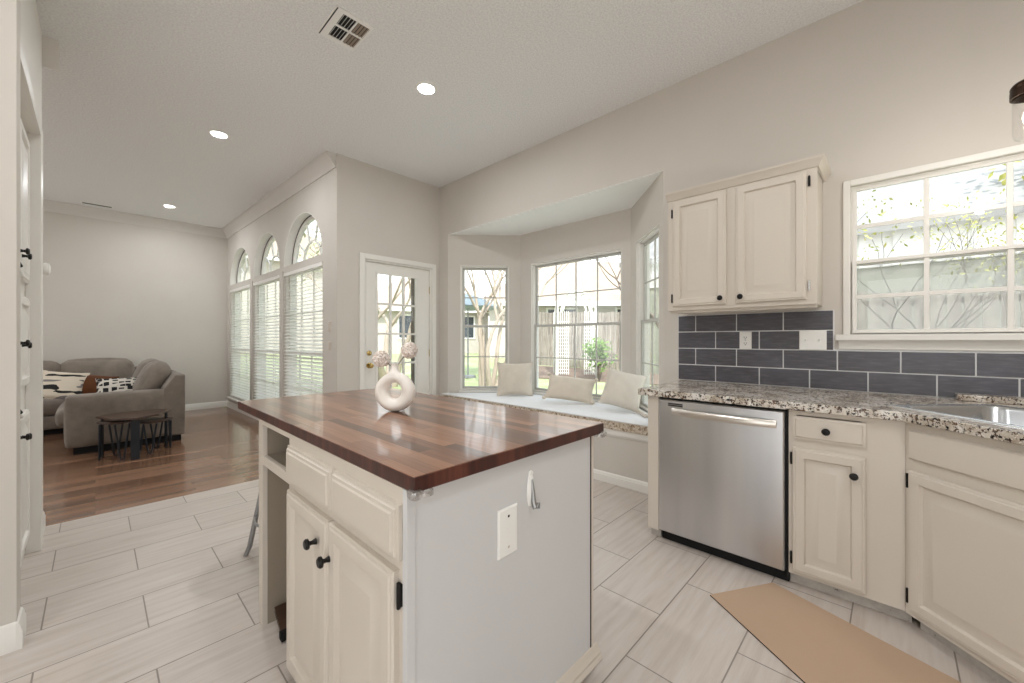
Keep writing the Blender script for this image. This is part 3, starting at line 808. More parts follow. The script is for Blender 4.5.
# ------------------------------------------------------------------ upper cabinet
t = thing('upper_cabinet', 'cream two-door wall cabinet above the slate backsplash', 'cabinet', (WX, .72, 1.425))
UF = FX(2.79)
m = MB().box(2.81, WX - .002, .312, 1.135, 1.425, 2.20)
m.at(UF).prism(rect(.305, 1.142, 1.42, 2.205), -.02, 0, [rect(.40, .66, 1.5, 2.1), rect(.79, 1.05, 1.5, 2.1)])
build('body', m, 'cab', t, .0015)
cab_door(UF, .768, 1.105, 1.448, 2.178, t, (.795, 1.485), ((1.114, 2.095), (1.114, 1.505)))
cab_door(UF, .352, .712, 1.448, 2.178, t, (.680, 1.485), ((.340, 2.115), (.340, 1.525, 'chrome')))
P = [(0, 2.188), (.008, 2.188), (.012, 2.196), (.026, 2.218), (.036, 2.228), (.038, 2.238), (0, 2.238)]
m = MB().rings([[(2.79 - n, 1.150, v) for n, v in P], [(2.79 - n, .305 - n, v) for n, v in P], [(WX - .002, .305 - n, v) for n, v in P]])
build('crown', m, 'cab', t, smooth=30)
build('light_rail', MB(UF).box(.31, 1.136, 1.402, 1.425, -.06, -.02), 'cab', t, .001)
build('wall_scribe', MB().box(2.80, WX - .002, 1.135, 1.150, 1.425, 2.21), 'cab', t, .001)

# ------------------------------------------------------------------ pendant by the sink
px_, py_, rr = 2.476, -.391, .058
t = thing('pendant_light', 'clear glass jar pendant light with a dark metal cap beside the sink window', 'lamp', (px_, py_, 1.9890))
m = MB().lathe([(.0, 2.2120), (.02, 2.2120), (rr * .9, 2.2080), (rr, 2.2000), (rr + .002, 2.1920), (rr, 2.1870), (rr + .002, 2.1800), (rr + .002, 2.1540), (rr - .003, 2.1540), (rr - .005, 2.1940), (0, 2.1960)], (px_, py_, 0), seg=36)
cap = build('cap', m, 'darkmetal', t, smooth=50)
build('socket', MB().lathe([(0, 2.1950), (.018, 2.1950), (.018, 2.1540), (.014, 2.1340), (0, 2.1340)], (px_, py_, 0)), 'brass', cap)
m = MB().lathe([(rr - .005, 2.1560), (rr - .004, 2.1260), (rr - .004, 2.0110), (rr - .010, 1.9960), (rr - .024, 1.9890), (rr - .025, 1.9910), (rr - .012, 1.9980), (rr - .006, 2.0130), (rr - .006, 2.1260), (rr - .007, 2.1560)], (px_, py_, 0), seg=36)
build('jar', m, 'jar', t, smooth=60)
build('bulb', MB().lathe([(0, 2.1360), (.010, 2.1340), (.013, 2.1210), (.024, 2.0980), (.029, 2.0760), (.024, 2.0540), (.012, 2.0420), (0, 2.0390)], (px_, py_, 0)), 'bulb', t, smooth=60)
build('cord', MB().tube([(px_, py_, 2.2100), (px_, py_, CEIL - .02)], .004), 'blackmat', t)
build('canopy', MB().lathe([(0, CEIL - .0005), (.06, CEIL - .0005), (.058, CEIL - .015), (.03, CEIL - .03), (0, CEIL - .03)], (px_, py_, 0)), 'darkmetal', t)
L = bpy.data.lights.new('bulb_glow', 'POINT'); L.energy = 8; L.shadow_soft_size = .02; L.color = (1, .96, .90)
lo = bpy.data.objects.new('bulb_glow', L); COL.objects.link(lo); lo.parent = t; lo.location = (0, 0, .030)

# ------------------------------------------------------------------ window seat
SZ = .545
t = tag(thing('window_bench', 'built-in greige bench filling the bay under the windows', 'bench', (3.05, 2.7, 0)), kind='structure')
seat = [(3.015, 1.312), (3.098, 1.312), (3.757, 1.922), (3.757, 3.438), (3.098, 4.088), (3.015, 4.088)]
m = MB().prism([(3.03, 1.312), (3.098, 1.312), (3.757, 1.922), (3.757, 3.438), (3.098, 4.088), (3.03, 4.088)], 0.001, SZ - .1)
build('front', m, 'wall', t, smooth=0)
m = MB(FX(3.03)).box(1.315, 4.085, SZ - .125, SZ - .083, -.03, .018).profile([(0, SZ - .147), (.006, SZ - .147), (.012, SZ - .133), (.015, SZ - .125), (0, SZ - .125)], 1.315, 4.085)
build('top_lip', m, 'trim', t, .003)
build('baseboard', MB(FX(3.03)).profile([(n, v * .78) for n, v in BASE], 1.315, 4.085), 'trim', t, smooth=30)
t = thing('bench_cushion', 'white cloth bench pad with speckled foam front edge on the window seat', 'cushion', (3.3, 2.7, (SZ - .082)))
m = MB().prism([(3.00, 1.318), (3.085, 1.318), (3.735, 1.935), (3.735, 3.425), (3.085, 4.08), (3.00, 4.08)], (SZ - .082), SZ - .012)
build('foam_core', m, 'foam', t, .004, smooth=0)
m = MB().prism([(2.996, 1.316), (3.085, 1.316), (3.737, 1.934), (3.737, 3.426), (3.085, 4.082), (2.996, 4.082)], SZ - .012, SZ)
build('cloth_top', m, 'seatcloth', t, .005, smooth=0)

def throw_pillow(name, label, mat, w, h, th, loc, yaw, tilt, roll=0, group=None, seed=0, tassel=None, pinch=.10, cat='pillow'):
    """stands on its lower edge at loc, leaning back by tilt, facing yaw (direction its front points)"""
    Mx = Matrix.Translation(loc) @ Matrix.Rotation(yaw, 4, 'Z') @ Matrix.Rotation(R(90) + tilt, 4, 'X') @ Matrix.Rotation(roll, 4, 'Z')
    m = MB().pillow(w, h, th, 19, pinch, seed)
    # drop it so that its lowest point is on loc.z
    pts = [Mx @ p for p in m.v]; dz = loc[2] - min(p.z for p in pts)
    m.v = [p + Vector((0, 0, dz)) for p in pts]
    root = thing(name, label, cat, loc, group=group)
    body = build('cover', m, mat, root, smooth=60, weld=True)
    pm = MB()
    ring = []
    for q in range(73):
        a = q / 72 * 4; s_ = int(a) % 4; f_ = a - int(a)
        x, y = [(2 * f_ - 1, -1), (1, 2 * f_ - 1), (1 - 2 * f_, 1), (-1, 1 - 2 * f_)][s_]
        ring.append(tuple(Mx @ Vector((x * w / 2 * (1 - pinch * (1 - y * y) * abs(x) ** 3), y * h / 2 * (1 - pinch * (1 - x * x) * abs(y) ** 3), 0)) + Vector((0, 0, dz))))
    pm.tube(ring, .004, 6, False)
    build('piping', pm, mat, root, smooth=60)
    if tassel:
        for cx, cy in tassel:
            c = Mx @ Vector((cx * w / 2, cy * h / 2, 0)) + Vector((0, 0, dz))
            c.z = max(c.z, loc[2] + .022)
            build('tassel', MB().lathe([(0, .02), (.014, .014), (.022, 0), (.018, -.014), (.008, -.02), (0, -.02)], tuple(c), seg=12), 'linen2', root, smooth=60)
    return root
cam_dir = lambda x, y: math.atan2(-y, -x)     # towards the camera
throw_pillow('throw_pillow', 'square oatmeal throw pillow on the window seat leaning by the narrow window near the door', 'linen', .43, .41, .14, (3.50, 3.30, SZ + .002), R(-46), R(-16), 0, 'bay seat pillows', 1)
throw_pillow('throw_pillow', 'long sand lumbar pillow with tassels in the middle of the window seat', 'linen2', .52, .29, .14, (3.52, 2.50, SZ + .002), R(-58), R(-34), R(-7), 'bay seat pillows', 2, [(-1, -1), (1, -1), (1, 1), (-1, 1)])
throw_pillow('throw_pillow', 'pale cream wrinkled pillow tipped on a corner at the counter end of the window seat', 'linen3', .37, .37, .16, (3.43, 1.835, SZ + .002), R(-64), R(-24), R(-13), 'bay seat pillows', 3)
m = MB().tube([(3.27, 1.535, SZ + .018), (3.38, 1.625, SZ + .018), (3.44, 1.665, SZ + .018)], [.016, .016, .016], 10)
tag(build('cloth_roll', m, 'linen', None, smooth=60), 'thin rolled strip of cloth on the window seat beside the counter end', 'cloth')

# ------------------------------------------------------------------ island
IX0, IX1, IY0, IY1, IZ = .490, 1.262, .797, 1.988, .876
FI = FX(IX0); FE = FY(IY0)
t = thing('kitchen_island', 'cream kitchen island cabinet with two drawers, two doors and open end', 'kitchen island', ((IX0 + IX1) / 2, (IY0 + IY1) / 2, 0))
m = MB(FI)
m.prism([(IY0 + .012, .03), (1.595, .03), (1.595, .690), (1.935, .690), (1.935, .0), (IY1, .0), (IY1, IZ), (IY0 + .012, IZ)], -.02, 0,
        [rect(.86, 1.17, .10, .66), rect(1.22, 1.54, .10, .66), rect(.86, 1.15, .73, .83), rect(1.22, 1.54, .73, .83), rect(1.595, 1.935, .726, .858)])
build('face_frame', m, 'cab', t, .0012)
m = MB().box(IX0 + .02, IX1, 1.575, 1.593, .03, IZ).box(IX1 - .018, IX1, IY0 + .012, 1.575, .03, IZ).box(IX0 + .02, IX1 - .018, .81, 1.575, .05, .068)
m.box(IX0 + .02, IX1 - .018, .81, 1.575, .69, .70)
build('carcass', m, 'cab', t)
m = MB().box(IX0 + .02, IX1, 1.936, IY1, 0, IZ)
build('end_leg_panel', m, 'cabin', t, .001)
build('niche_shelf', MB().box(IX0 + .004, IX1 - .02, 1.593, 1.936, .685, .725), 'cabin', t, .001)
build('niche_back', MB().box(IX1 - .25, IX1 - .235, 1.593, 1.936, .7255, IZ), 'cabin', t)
for u0, u1 in ((1.183, 1.574), (.815, 1.178)):
    build('drawer', MB(FI).panel(u0, u1, .712, .840, [(0, 0), (0, .012), (.008, .013), (.010, .019), (.018, .020), (.022, .024), (.03, .024)]), 'cab', t, smooth=25)
cab_door(FI, 1.204, 1.566, .062, .684, t, (1.285, .598), ())
cab_door(FI, .832, 1.196, .062, .684, t, (1.180, .584), ((.822, .63), (.822, .13)))
build('end_panel', MB(FE).box(IX0 + .004, IX1 - .012, .075, IZ, -.012, 0), 'panel', t, .001)
build('corner_bead', MB(FE).box(IX0 - .003, IX0 + .020, .03, IZ, -.016, .003), 'panel', t, .001)
build('edge_strip', MB(FE).box(IX1 - .010, IX1 + .004, .075, IZ, -.02, .002), 'cab', t, .001)
build('edge_gap', MB(FE).box(IX1 - .016, IX1 - .010, .08, IZ - .001, -.012, .0015), 'darkmetal', t)
BM = [(0, .038), (.022, .038), (.026, .048), (.022, .056), (.019, .060), (.019, .070), (.012, .078), (.008, .090), (.004, .096), (0, .098)]
build('base_moulding', MB(FE).profile(BM, IX0 + .02, IX1 + .026), 'cab', t, smooth=25)
build('side_base_moulding', MB(FI).profile([(0, .03), (.010, .03), (.012, .05), (.004, .062), (0, .062)], IY0 + .01, 1.59), 'cab', t, smooth=25)
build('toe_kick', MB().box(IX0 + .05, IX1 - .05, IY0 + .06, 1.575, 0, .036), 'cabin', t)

t = thing('butcher_block_top', 'reddish walnut butcher block top on the kitchen island', 'countertop', (.9, 1.55, IZ))
TX0, TX1, TY0, TY1 = .488, 1.295, .768, 2.350
m = MB().box(TX0, TX1, TY0, TY1, IZ + .0005, .914)
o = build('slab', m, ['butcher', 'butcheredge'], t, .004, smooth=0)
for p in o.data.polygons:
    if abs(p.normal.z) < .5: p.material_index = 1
for cx, cy, sxn in ((TX0, TY0, 1), (TX1, TY0, -1)):
    m = MB().lathe([(.0, IZ - .012), (.012, IZ - .014), (.018, IZ - .006), (.019, IZ + .004), (.014, IZ + .010), (0, IZ + .010)], (cx + sxn * .008, cy + .006, 0), seg=18)
    m.lathe([(.012, IZ - .012), (.020, IZ - .008), (.020, IZ + .002), (.012, IZ + .006)], (cx + sxn * .03, cy + .002, 0), seg=14)
    tag(build('corner_guard', m, 'clearp', t, smooth=60), 'clear plastic corner guard')

plate('blank_wall_plate', 'white blank cover plate on the pale end of the island', FE, .774, .853, .605, .742, .0005, 'blank')
t = thing('adhesive_hook', 'small white and silver adhesive hook on the pale end of the island', 'hook', (.915, IY0, .76))
m = MB(FE)
loops = []
for q in range(13):
    a = q / 12; z = .715 + .10 * a; w = .008 + .012 * math.sin(PI * min(1, a * 1.0)) ** .8 * (1 - .55 * a)
    n = .003 + .006 * math.sin(PI * a)
    loops.append([(.915 - w, z, .0005), (.915 - w * .6, z, n), (.915 + w * .6, z, n), (.915 + w, z, .0005)])
m.rings(loops)
m.lathe([(0, 0), (.009, 0), (.009, .004), (0, .005)], (.915, .813, 0), seg=14)
build('back_plate', m, 'white', t, smooth=60)
m = MB(FE).tube([(.915, .795, .006), (.915, .76, .011), (.915, .728, .014), (.917, .714, .018), (.921, .716, .024), (.924, .728, .026)], [.004, .006, .008, .010, .009, .004], 10)
build('hook_arm', m, 'stool_metal', t, smooth=60)

# vase: ivory ring on the island
t = thing('ring_vase', 'ivory ring-shaped ceramic vase with a hole through it on the butcher block', 'vase', (.885, 1.535, .914))
vd = Vector((math.cos(YAW), -math.sin(YAW), 0)); va = R(-8)
vd = Matrix.Rotation(va, 3, 'Z') @ vd
FV = fr((.885, 1.535, .914), vd, (0, 0, 1), (vd.y, -vd.x, 0))
m = MB(FV)
def vfn(a, b):
    an = 2 * PI * a; c = 2 * PI * b
    ca, sa = math.cos(an), math.sin(an)
    # outer egg outline and the off-centre hole, blended by the tube angle
    ou, ov = .088 * ca * (1 - .10 * max(0, sa) ** 2), .084 + .084 * sa
    ou2 = .030 * ca; ov2 = .088 + .034 * sa
    w = .5 + .5 * math.cos(c)
    w = w ** .85
    return (ou2 + (ou - ou2) * w, max(0.0, ov2 + (ov - ov2) * w), .032 * math.sin(c) * (1 + .08 * -sa))
m.grid(vfn, 56, 24, True, True)
build('body', m, 'ceramic', t, smooth=80)
m = MB(FV).lathe([(.030, .158), (.022, .170), (.0165, .180), (.0155, .194), (.0185, .203), (.0145, .203), (.012, .180), (0, .176)], (-.003, 0, 0), axis='v', seg=24)
build('neck', m, 'ceramic', t, smooth=60)
def bloom_stem(label, tip, r, seed):
    s = thing('dried_flower', label, 'flower', tuple(FV @ Vector((-.003, .178, 0))), group='dried flowers in the ring vase')
    p0 = Vector((-.003 + .003 * (1 if tip[0] > 0 else -1), .179, 0)); p1 = Vector(tip)
    c = (p0 + p1) / 2 + Vector((0, .008, .002))
    path = [(p0 * (1 - q) ** 2 + c * 2 * q * (1 - q) + p1 * q * q) for q in [i / 8 for i in range(9)]]
    build('stem', MB(FV).tube(path, .0019, 8), 'stem', s, smooth=60)
    rnd = random.Random(seed); m = MB(FV)
    for q in range(210):
        z = 1 - 2 * (q + .5) / 210; an = q * 2.39996; rr_ = math.sqrt(1 - z * z)
        d = Vector((rr_ * math.cos(an), z, rr_ * math.sin(an)))
        b = d.orthogonal().normalized(); e = d.cross(b); tw = rnd.uniform(0, 6)
        b, e = b * math.cos(tw) + e * math.sin(tw), e * math.cos(tw) - b * math.sin(tw)
        c0 = p1 + d * r * .45; c1 = p1 + d * r * rnd.uniform(.86, 1.06)
        w = r * .20
        m.add([tuple(c0 - b * w * .4), tuple(c0 + b * w * .4), tuple(c1 + b * w + e * w * .3), tuple(c1 + d * w * .35), tuple(c1 - b * w + e * w * .3), tuple(c0 + e * w * .5), tuple(c1 + e * w)],
              [(0, 1, 2, 3, 4), (1, 5, 6, 2), (5, 0, 4, 6), (2, 6, 4, 3)])
    m.lathe([(0, -r * .75), (r * .5, -r * .55), (r * .75, 0), (r * .5, r * .55), (0, r * .75)], tuple(p1), axis='v', seg=14)
    build('bloom', m, 'bloom', s, smooth=30)
bloom_stem('round blush dried flower in the ring vase, the lower one', (-.062, .222, .002), .035, 5)
bloom_stem('round blush dried flower in the ring vase, the higher one', (.063, .260, .002), .034, 6)

# low stand inside the island's open end
t = thing('low_stand', 'low black stand with a brown top on the floor inside the island open end', 'stand', (.60, 1.83, 0))
m = MB().add([(.513, 1.775, .040), (.70, 1.775, .040), (.70, 1.915, .066), (.530, 1.915, .066), (.513, 1.775, .048), (.70, 1.775, .048), (.70, 1.915, .074), (.530, 1.915, .074)], [(0, 3, 2, 1), (4, 5, 6, 7), (0, 1, 5, 4), (1, 2, 6, 5), (2, 3, 7, 6), (3, 0, 4, 7)])
build('top', m, 'darkwood', t, .001)
build('frame', MB().box(.508, .71, 1.760, 1.775, .026, .052).tube([(.520, 1.775, .032), (.536, 1.912, .056)], .006), 'blackmat', t)
for lx, ly, h in ((.532, 1.790, .038), (.68, 1.790, .038), (.555, 1.895, .059), (.68, 1.895, .059)):
    build('leg', MB().box(lx - .015, lx + .015, ly - .014, ly + .014, 0, h), 'blackmat', t, .002)

# bar stool under the overhang
t = thing('bar_stool', 'grey metal bar stool tucked under the island overhang', 'stool', (.80, 2.50, 0))
build('seat', MB().lathe([(0, .628), (.165, .628), (.178, .636), (.178, .655), (.165, .664), (0, .664)], (.80, 2.50, 0), seg=32), 'darkwood', t, smooth=40)
for a in (147, 57, -33, -123):
    ca, sa = math.cos(R(a)), math.sin(R(a))
    build('leg', MB().tube([(.80 + .255 * ca, 2.50 + .255 * sa, 0), (.80 + .235 * ca, 2.50 + .235 * sa, .05), (.80 + .12 * ca, 2.50 + .12 * sa, .628)], [.012, .013, .013], 12), 'stool_metal', t, smooth=60)
ringp = [(.80 + .20 * math.cos(2 * PI * q / 32), 2.50 + .20 * math.sin(2 * PI * q / 32), .22) for q in range(33)]
build('foot_ring', MB().tube(ringp, .007, 8, False), 'stool_metal', t, smooth=60)

# ------------------------------------------------------------------ floor mat
m = MB().prism([(2.022, .630), (2.345, .436), (2.14, -.19), (1.85, -.78), (1.20, -.42), (1.55, .06)], .0005, .006)
m = MB().prism([(2.022, .628), (2.340, .432), (1.92, -.72), (1.28, -.52), (1.735, .222)], .0005, .006)
mo = build('floor_mat', m, ['matbrown', 'darkmetal'], None, 0, smooth=0)
for p in mo.data.polygons:
    if abs(p.normal.z) < .5: p.material_index = 1
tag(mo, 'plain tan mat lying on the tile floor in front of the sink cabinet', 'mat')

# ------------------------------------------------------------------ pantry doors
FP = fr((LX - .036, 0, 0), (0, 1, 0), (0, 0, 1), (1, 0, 0))
t = tag(thing('door_2', 'white pantry front of stacked cabinet doors at the left edge', 'door', (LX, 3.1, 0)), kind='structure')
m = MB(FP).prism(rect(2.62, 3.68, 0, PH + .06), -.03, 0, [rect(2.72, 3.09, .13, .80), rect(3.13, 3.5, .13, .80), rect(2.72, 3.09, 1.0, 1.42), rect(3.13, 3.5, 1.0, 1.42), rect(2.72, 3.09, 1.55, 2.3), rect(3.13, 3.5, 1.55, 2.3)])
build('face_frame', m, 'trim', t, .001)
for v0, v1, kv in ((.11, .83, .742), (.97, 1.45, 1.203), (1.53, 2.33, 1.652)):
    cab_door(FP, 2.70, 3.105, v0, v1, t, (3.065, kv), (), mat='trim')
    cab_door(FP, 3.115, 3.52, v0, v1, t, (3.155, kv - .012), (), mat='trim')
m = MB(FP).box(3.56, 3.68, 0, PH + .06, .0, .060).box(2.62, 3.56, PH, PH + .08, .0, .060)
build('casing', m, 'trim', t, .003)
struct('baseboard_pantry', MB(fr((LX, 0, 0), (0, 1, 0), (0, 0, 1), (1, 0, 0))).profile(BASE, 3.69, 4.0), 'trim', 'baseboard stub at the end of the pantry wall', 'baseboard', smooth=30)
t = thing('door_stop', 'white plastic bump knob on the end of the pantry wall', 'wall knob', (LX, 3.95, 1.675))
FPk = fr((LX, 0, 0), (0, 1, 0), (0, 0, 1), (1, 0, 0))
build('base', MB(FPk).box(3.90, 3.985, 1.645, 1.705, .0005, .010), 'plate', t, .002)
build('cap', MB(FPk).lathe([(0, .010), (.036, .010), (.040, .018), (.036, .034), (.02, .040), (0, .041)], (3.945, 1.675, 0), seg=20), 'white', t, smooth=50)
for z, lab in ((1.565, 'upper'), (.875, 'lower')):
    t = thing('strap_latch', 'white strap latch with a dark release on the pantry doors, %s of two' % lab, 'latch', (LX, 3.0, z), group='pantry strap latches')
    build('strap', MB(FP).tube([(2.93, z + .03, .012), (2.98, z - .005, .022), (3.06, z - .03, .026), (3.16, z - .03, .024)], .010, 8), 'white', t, smooth=60)
    build('release', MB(FP).tube([(2.93, z + .035, .022), (2.97, z + .0, .03)], [.005, .011], 8), 'blackmat', t, smooth=60)

# ------------------------------------------------------------------ ceiling lights and registers
def can_light(x, y, label, r=.062):
    t = thing('recessed_light', label, 'ceiling light', (x, y, CEIL), group='recessed ceiling lights')
    m = MB().lathe([(r, CEIL - .0005), (r + .024, CEIL - .0005), (r + .022, CEIL - .005), (r + .002, CEIL - .008), (r, CEIL - .004)], (x, y, 0), seg=32)
    build('trim_ring', m, 'white', t, smooth=50)
    build('lens', MB().lathe([(0, CEIL - .0015), (r, CEIL - .0015), (r, CEIL - .003), (0, CEIL - .003)], (x, y, 0), seg=32), 'lamp', t, smooth=0)
    L = bpy.data.lights.new('can_lamp', 'AREA'); L.shape = 'DISK'; L.size = 2 * r * .95; L.energy = CAN_POWER; L.color = (.96, .98, 1)
    lo = bpy.data.objects.new('can_lamp', L); COL.objects.link(lo); lo.parent = t
    lo.location = (0, 0, -.006)
    return t
can_light(1.80, 2.655, 'round recessed ceiling light beyond the island, the largest in view')
can_light(.823, 4.69, 'round recessed ceiling light where the living room begins, middle of the three')
can_light(.76, 7.75, 'small round recessed ceiling light near the far living room crown')
can_light(-1.2, .9, 'unseen added fill light over the kitchen beside the side opening')  # this lamp and the next three are unseen, added as fill
can_light(.9, -.6, 'unseen added fill light over the kitchen by the rear opening')
can_light(-1.8, 6.0, 'unseen added fill light over the living room side behind the pantry')
can_light(.3, 1.3, 'unseen added fill light over the near side of the island')

t = thing('ceiling_vent', 'white ceiling air register with dark louvre openings above the island', 'vent', (1.10, 2.53, CEIL))
Fc = fr((0, 0, CEIL), (1, 0, 0), (0, 1, 0), (0, 0, -1))
A0, A1, B0, B1 = .985, 1.222, 2.375, 2.672
build('frame', MB(Fc).prism(rect(A0, A1, B0, B1), .0005, .008, [rect(1.040, 1.122, 2.405, 2.515), rect(1.040, 1.122, 2.53, 2.64), rect(1.132, 1.205, 2.405, 2.515), rect(1.132, 1.205, 2.53, 2.64)]), 'white', t, .001)
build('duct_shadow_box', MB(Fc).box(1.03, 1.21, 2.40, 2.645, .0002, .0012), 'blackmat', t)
for u0 in (1.040, 1.132):
    for v0 in (2.405, 2.53):
        m = MB(Fc)
        for q in range(4):
            c = u0 + .010 + q * .020
            sl = .012 if u0 < 1.1 else .016
            dx = -.006 if u0 < 1.1 else .006
            m.add([(c - sl / 4, v0, .0015), (c - sl / 4, v0 + .11, .0015), (c + dx, v0 + .11, .008), (c + dx, v0, .008), (c - sl / 4 + .002, v0, .0015), (c - sl / 4 + .002, v0 + .11, .0015), (c + dx + .002, v0 + .11, .008), (c + dx + .002, v0, .008)],
                  [(0, 1, 2, 3), (7, 6, 5, 4), (0, 3, 7, 4), (1, 5, 6, 2), (3, 2, 6, 7)])
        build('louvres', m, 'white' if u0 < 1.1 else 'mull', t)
build('slot', MB(Fc).box(.992, .999, 2.38, 2.668, .008, .0086), 'blackmat', t)
t = thing('ceiling_vent', 'slim dark ceiling register beside the far living room crown', 'vent', (.02, 8.45, CEIL))
build('frame', MB(Fc).prism(rect(-.15, .19, 8.39, 8.51), .0005, .007, [rect(-.13, .17, 8.41, 8.49)]), 'white', t, .001)
m = MB(Fc)
for q in range(12): m.box(-.128 + q * .025, -.118 + q * .025, 8.41, 8.49, .001, .006)
build('louvres', m, 'steelgrey', t)
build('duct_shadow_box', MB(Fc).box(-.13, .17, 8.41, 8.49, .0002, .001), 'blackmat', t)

# ------------------------------------------------------------------ sofa
t = thing('sectional_sofa', 'taupe suede sectional sofa in the living room corner', 'sofa', (.26, 7.4, 0))
build('base', MB().box(-.16, .72, 6.24, 8.62, 0, .075).box(-2.4, -.16, 7.80, 8.62, 0, .075), 'blackmat', t)
build('arm', MB().soft(-.225, .60, 6.20, 6.46, .075, .625, .05, .006), 'sofa', t, smooth=60)
build('right_back_frame', MB().prism([(.56, .075), (.755, .075), (.755, .80), (.66, .80), (.56, .63)], 0, 2.42).v and MB(fr((0, 6.20, 0), (1, 0, 0), (0, 0, 1), (0, 1, 0))).prism([(.56, .075), (.755, .075), (.755, .80), (.66, .80), (.56, .63)], 0, 2.42), 'sofa', t, .02)
build('rear_back_frame', MB().soft(-2.4, .60, 8.42, 8.64, .075, .80, .04), 'sofa', t, smooth=60)
build('seat_base', MB().soft(-.235, .56, 6.46, 8.42, .075, .26, .03).soft(-2.4, -.22, 7.72, 8.42, .075, .25, .03), 'sofa', t, smooth=60)
build('seat_cushion', MB().soft(-.30, .56, 6.47, 7.70, .26, .45, .07, .015), 'sofa', t, smooth=60)
build('seat_cushion', MB().soft(-2.0, .56, 7.70, 8.42, .25, .445, .07, .01), 'sofa', t, smooth=60)
def back_cushion(w, h, th, loc, yaw, tilt, seed):
    Mx = Matrix.Translation(loc) @ Matrix.Rotation(yaw, 4, 'Z') @ Matrix.Rotation(R(90) + tilt, 4, 'X')
    m = MB(Mx).soft(-w / 2, w / 2, -h / 2, h / 2, -th / 2, th / 2, .09, .03, 11)
    build('back_cushion', m, 'sofa', t, smooth=60)
back_cushion(.72, .46, .22, (.50, 6.87, .70), R(-90), R(-24), 1)
back_cushion(.72, .46, .22, (.50, 7.58, .70), R(-90), R(-20), 2)
back_cushion(.72, .46, .20, (.03, 8.33, .70), 0, R(-14), 3)
back_cushion(.95, .46, .20, (-.80, 8.33, .69), 0, R(-14), 4)
throw_pillow('throw_pillow', 'black and cream patterned pillow on the sofa behind the arm', 'ikat', .46, .36, .13, (.22, 7.10, .45), R(-6), R(-40), 0, 'sofa pillows', 11)
throw_pillow('throw_pillow', 'rust brown velvet pillow on the sofa between two patterned ones', 'rust', .38, .36, .13, (-.01, 7.48, .45), R(-8), R(-40), R(-12), 'sofa pillows', 12)
throw_pillow('throw_pillow', 'cream pillow with black and grey dashes at the sofa inner corner', 'dashes', .44, .44, .12, (-.30, 7.45, .45), R(4), R(-40), R(-12), 'sofa pillows', 13)

# ------------------------------------------------------------------ nesting tables
def nest_table(label, cx, cy, s, h, rz, hair=True):
    t = thing('nesting_table', label, 'side table', (cx, cy, 0), rz, 'nesting tables beside the sofa')
    P = [(-.30, .10), (-.19, -.20), (-.02, -.31), (.17, -.18), (.30, .10), (.14, .22), (-.14, .22)]
    P = [(a * s, b * s) for a, b in P]
    build('tabletop', MB().prism(P, h - .022, h), 'darkwood', t, .004, smooth=0, local=True)
    for (fx, fy), wd_ in zip([(-.25, .08), (-.02, -.27), (.25, .08), (.0, .18)], (.022, .034, .022, .03)):
        fx, fy = fx * s, fy * s
        d = Vector((-fy, fx, 0)).normalized()
        if hair:
            m = MB()
            q0 = Vector((fx, fy, h - .022)); ft = Vector((fx * 1.04, fy * 1.04, 0))
            m.tube([q0 - d * .055, ft - d * .012], .0085, 8).tube([q0 + d * .055, ft + d * .012], .0085, 8)
            m.tube([ft - d * .014 + Vector((0, 0, .008)), ft + d * .014 + Vector((0, 0, .008))], .008, 8)
        else:
            m = MB(); q0 = Vector((fx, fy, 0)); n = Vector((fx, fy, 0)).normalized()
            a = d * wd_; b = n * .006
            vs_ = [q0 + sa * a + sb * b + Vector((0, 0, z)) for z in (0, h - .022) for sb in (-1, 1) for sa in (-1, 1)]
            m.add([tuple(p) for p in vs_], [(0, 2, 3, 1), (4, 5, 7, 6), (0, 1, 5, 4), (2, 6, 7, 3), (0, 4, 6, 2), (1, 3, 7, 5)])
        build('leg', m, 'leg_metal', t, .0 if hair else .002, smooth=60 if hair else 0, local=True)
    return t
nest_table('tallest dark nesting table with broad steel legs beside the sofa arm', .30, 5.83, 1.0, .43, 0, False)
nest_table('small hairpin-leg table nested under the tallest one, the end away from the tall windows', .17, 5.80, .52, .385, R(12))
nest_table('small hairpin-leg table nested under the tallest one, the end towards the tall windows', .45, 5.88, .50, .34, R(-15))

# ------------------------------------------------------------------ garden
FWD = Vector((math.sin(YAW), math.cos(YAW)))
def gz(x, y):
    d = x * FWD.x + y * FWD.y
    return -.12 + max(0, min(d - 4.5, 12)) * .045
m = MB()
m.grid(lambda a, b: (-14 + 52 * a, -14 + 52 * b, gz(-14 + 52 * a, -14 + 52 * b) - (.05 if (-14 + 52 * a) < 5 and (-14 + 52 * b) < 5 else 0)), 53, 53)
struct('ground', m, 'lawn', 'lawn around the house', 'lawn', smooth=0)
m = MB().prism([(-13, -12), (3.4, -12), (3.4, -1.84), (-2.74, -1.84), (-2.74, 3.98), (-3.36, 3.98), (-3.36, 12), (-13, 12)], -.12, -.03)  # unseen slab added as a reflector to brighten the ceiling
struct('patio', m, 'concrete', 'unseen pale slab behind the kitchen, added to bounce daylight inside', 'patio', smooth=0)
m = MB().prism([(AX0 + .2, DY + .18), (3.6, DY + .18), (9.0, 9.0), (9.0, 18), (AX0 + .2, 18)], -.10, -.02)
m_ = MB().box(6.45, 11.1, -9, 3.3, -.15, .12)  # unseen slab added to replace green lawn bounce with neutral light
struct('bounce_slab', m_, 'concrete', 'unseen pale slab by the side fence, added to keep bounced light neutral', 'bounce_slab', smooth=0)
m_ = MB().prism([(3.95, -1.0), (6.3, -1.0), (6.3, 4.0), (5.4, 5.2), (3.4, 5.2), (3.4, 4.45), (3.95, 4.0)], -.11, -.03)  # unseen slab added to bounce light onto the bay ceiling
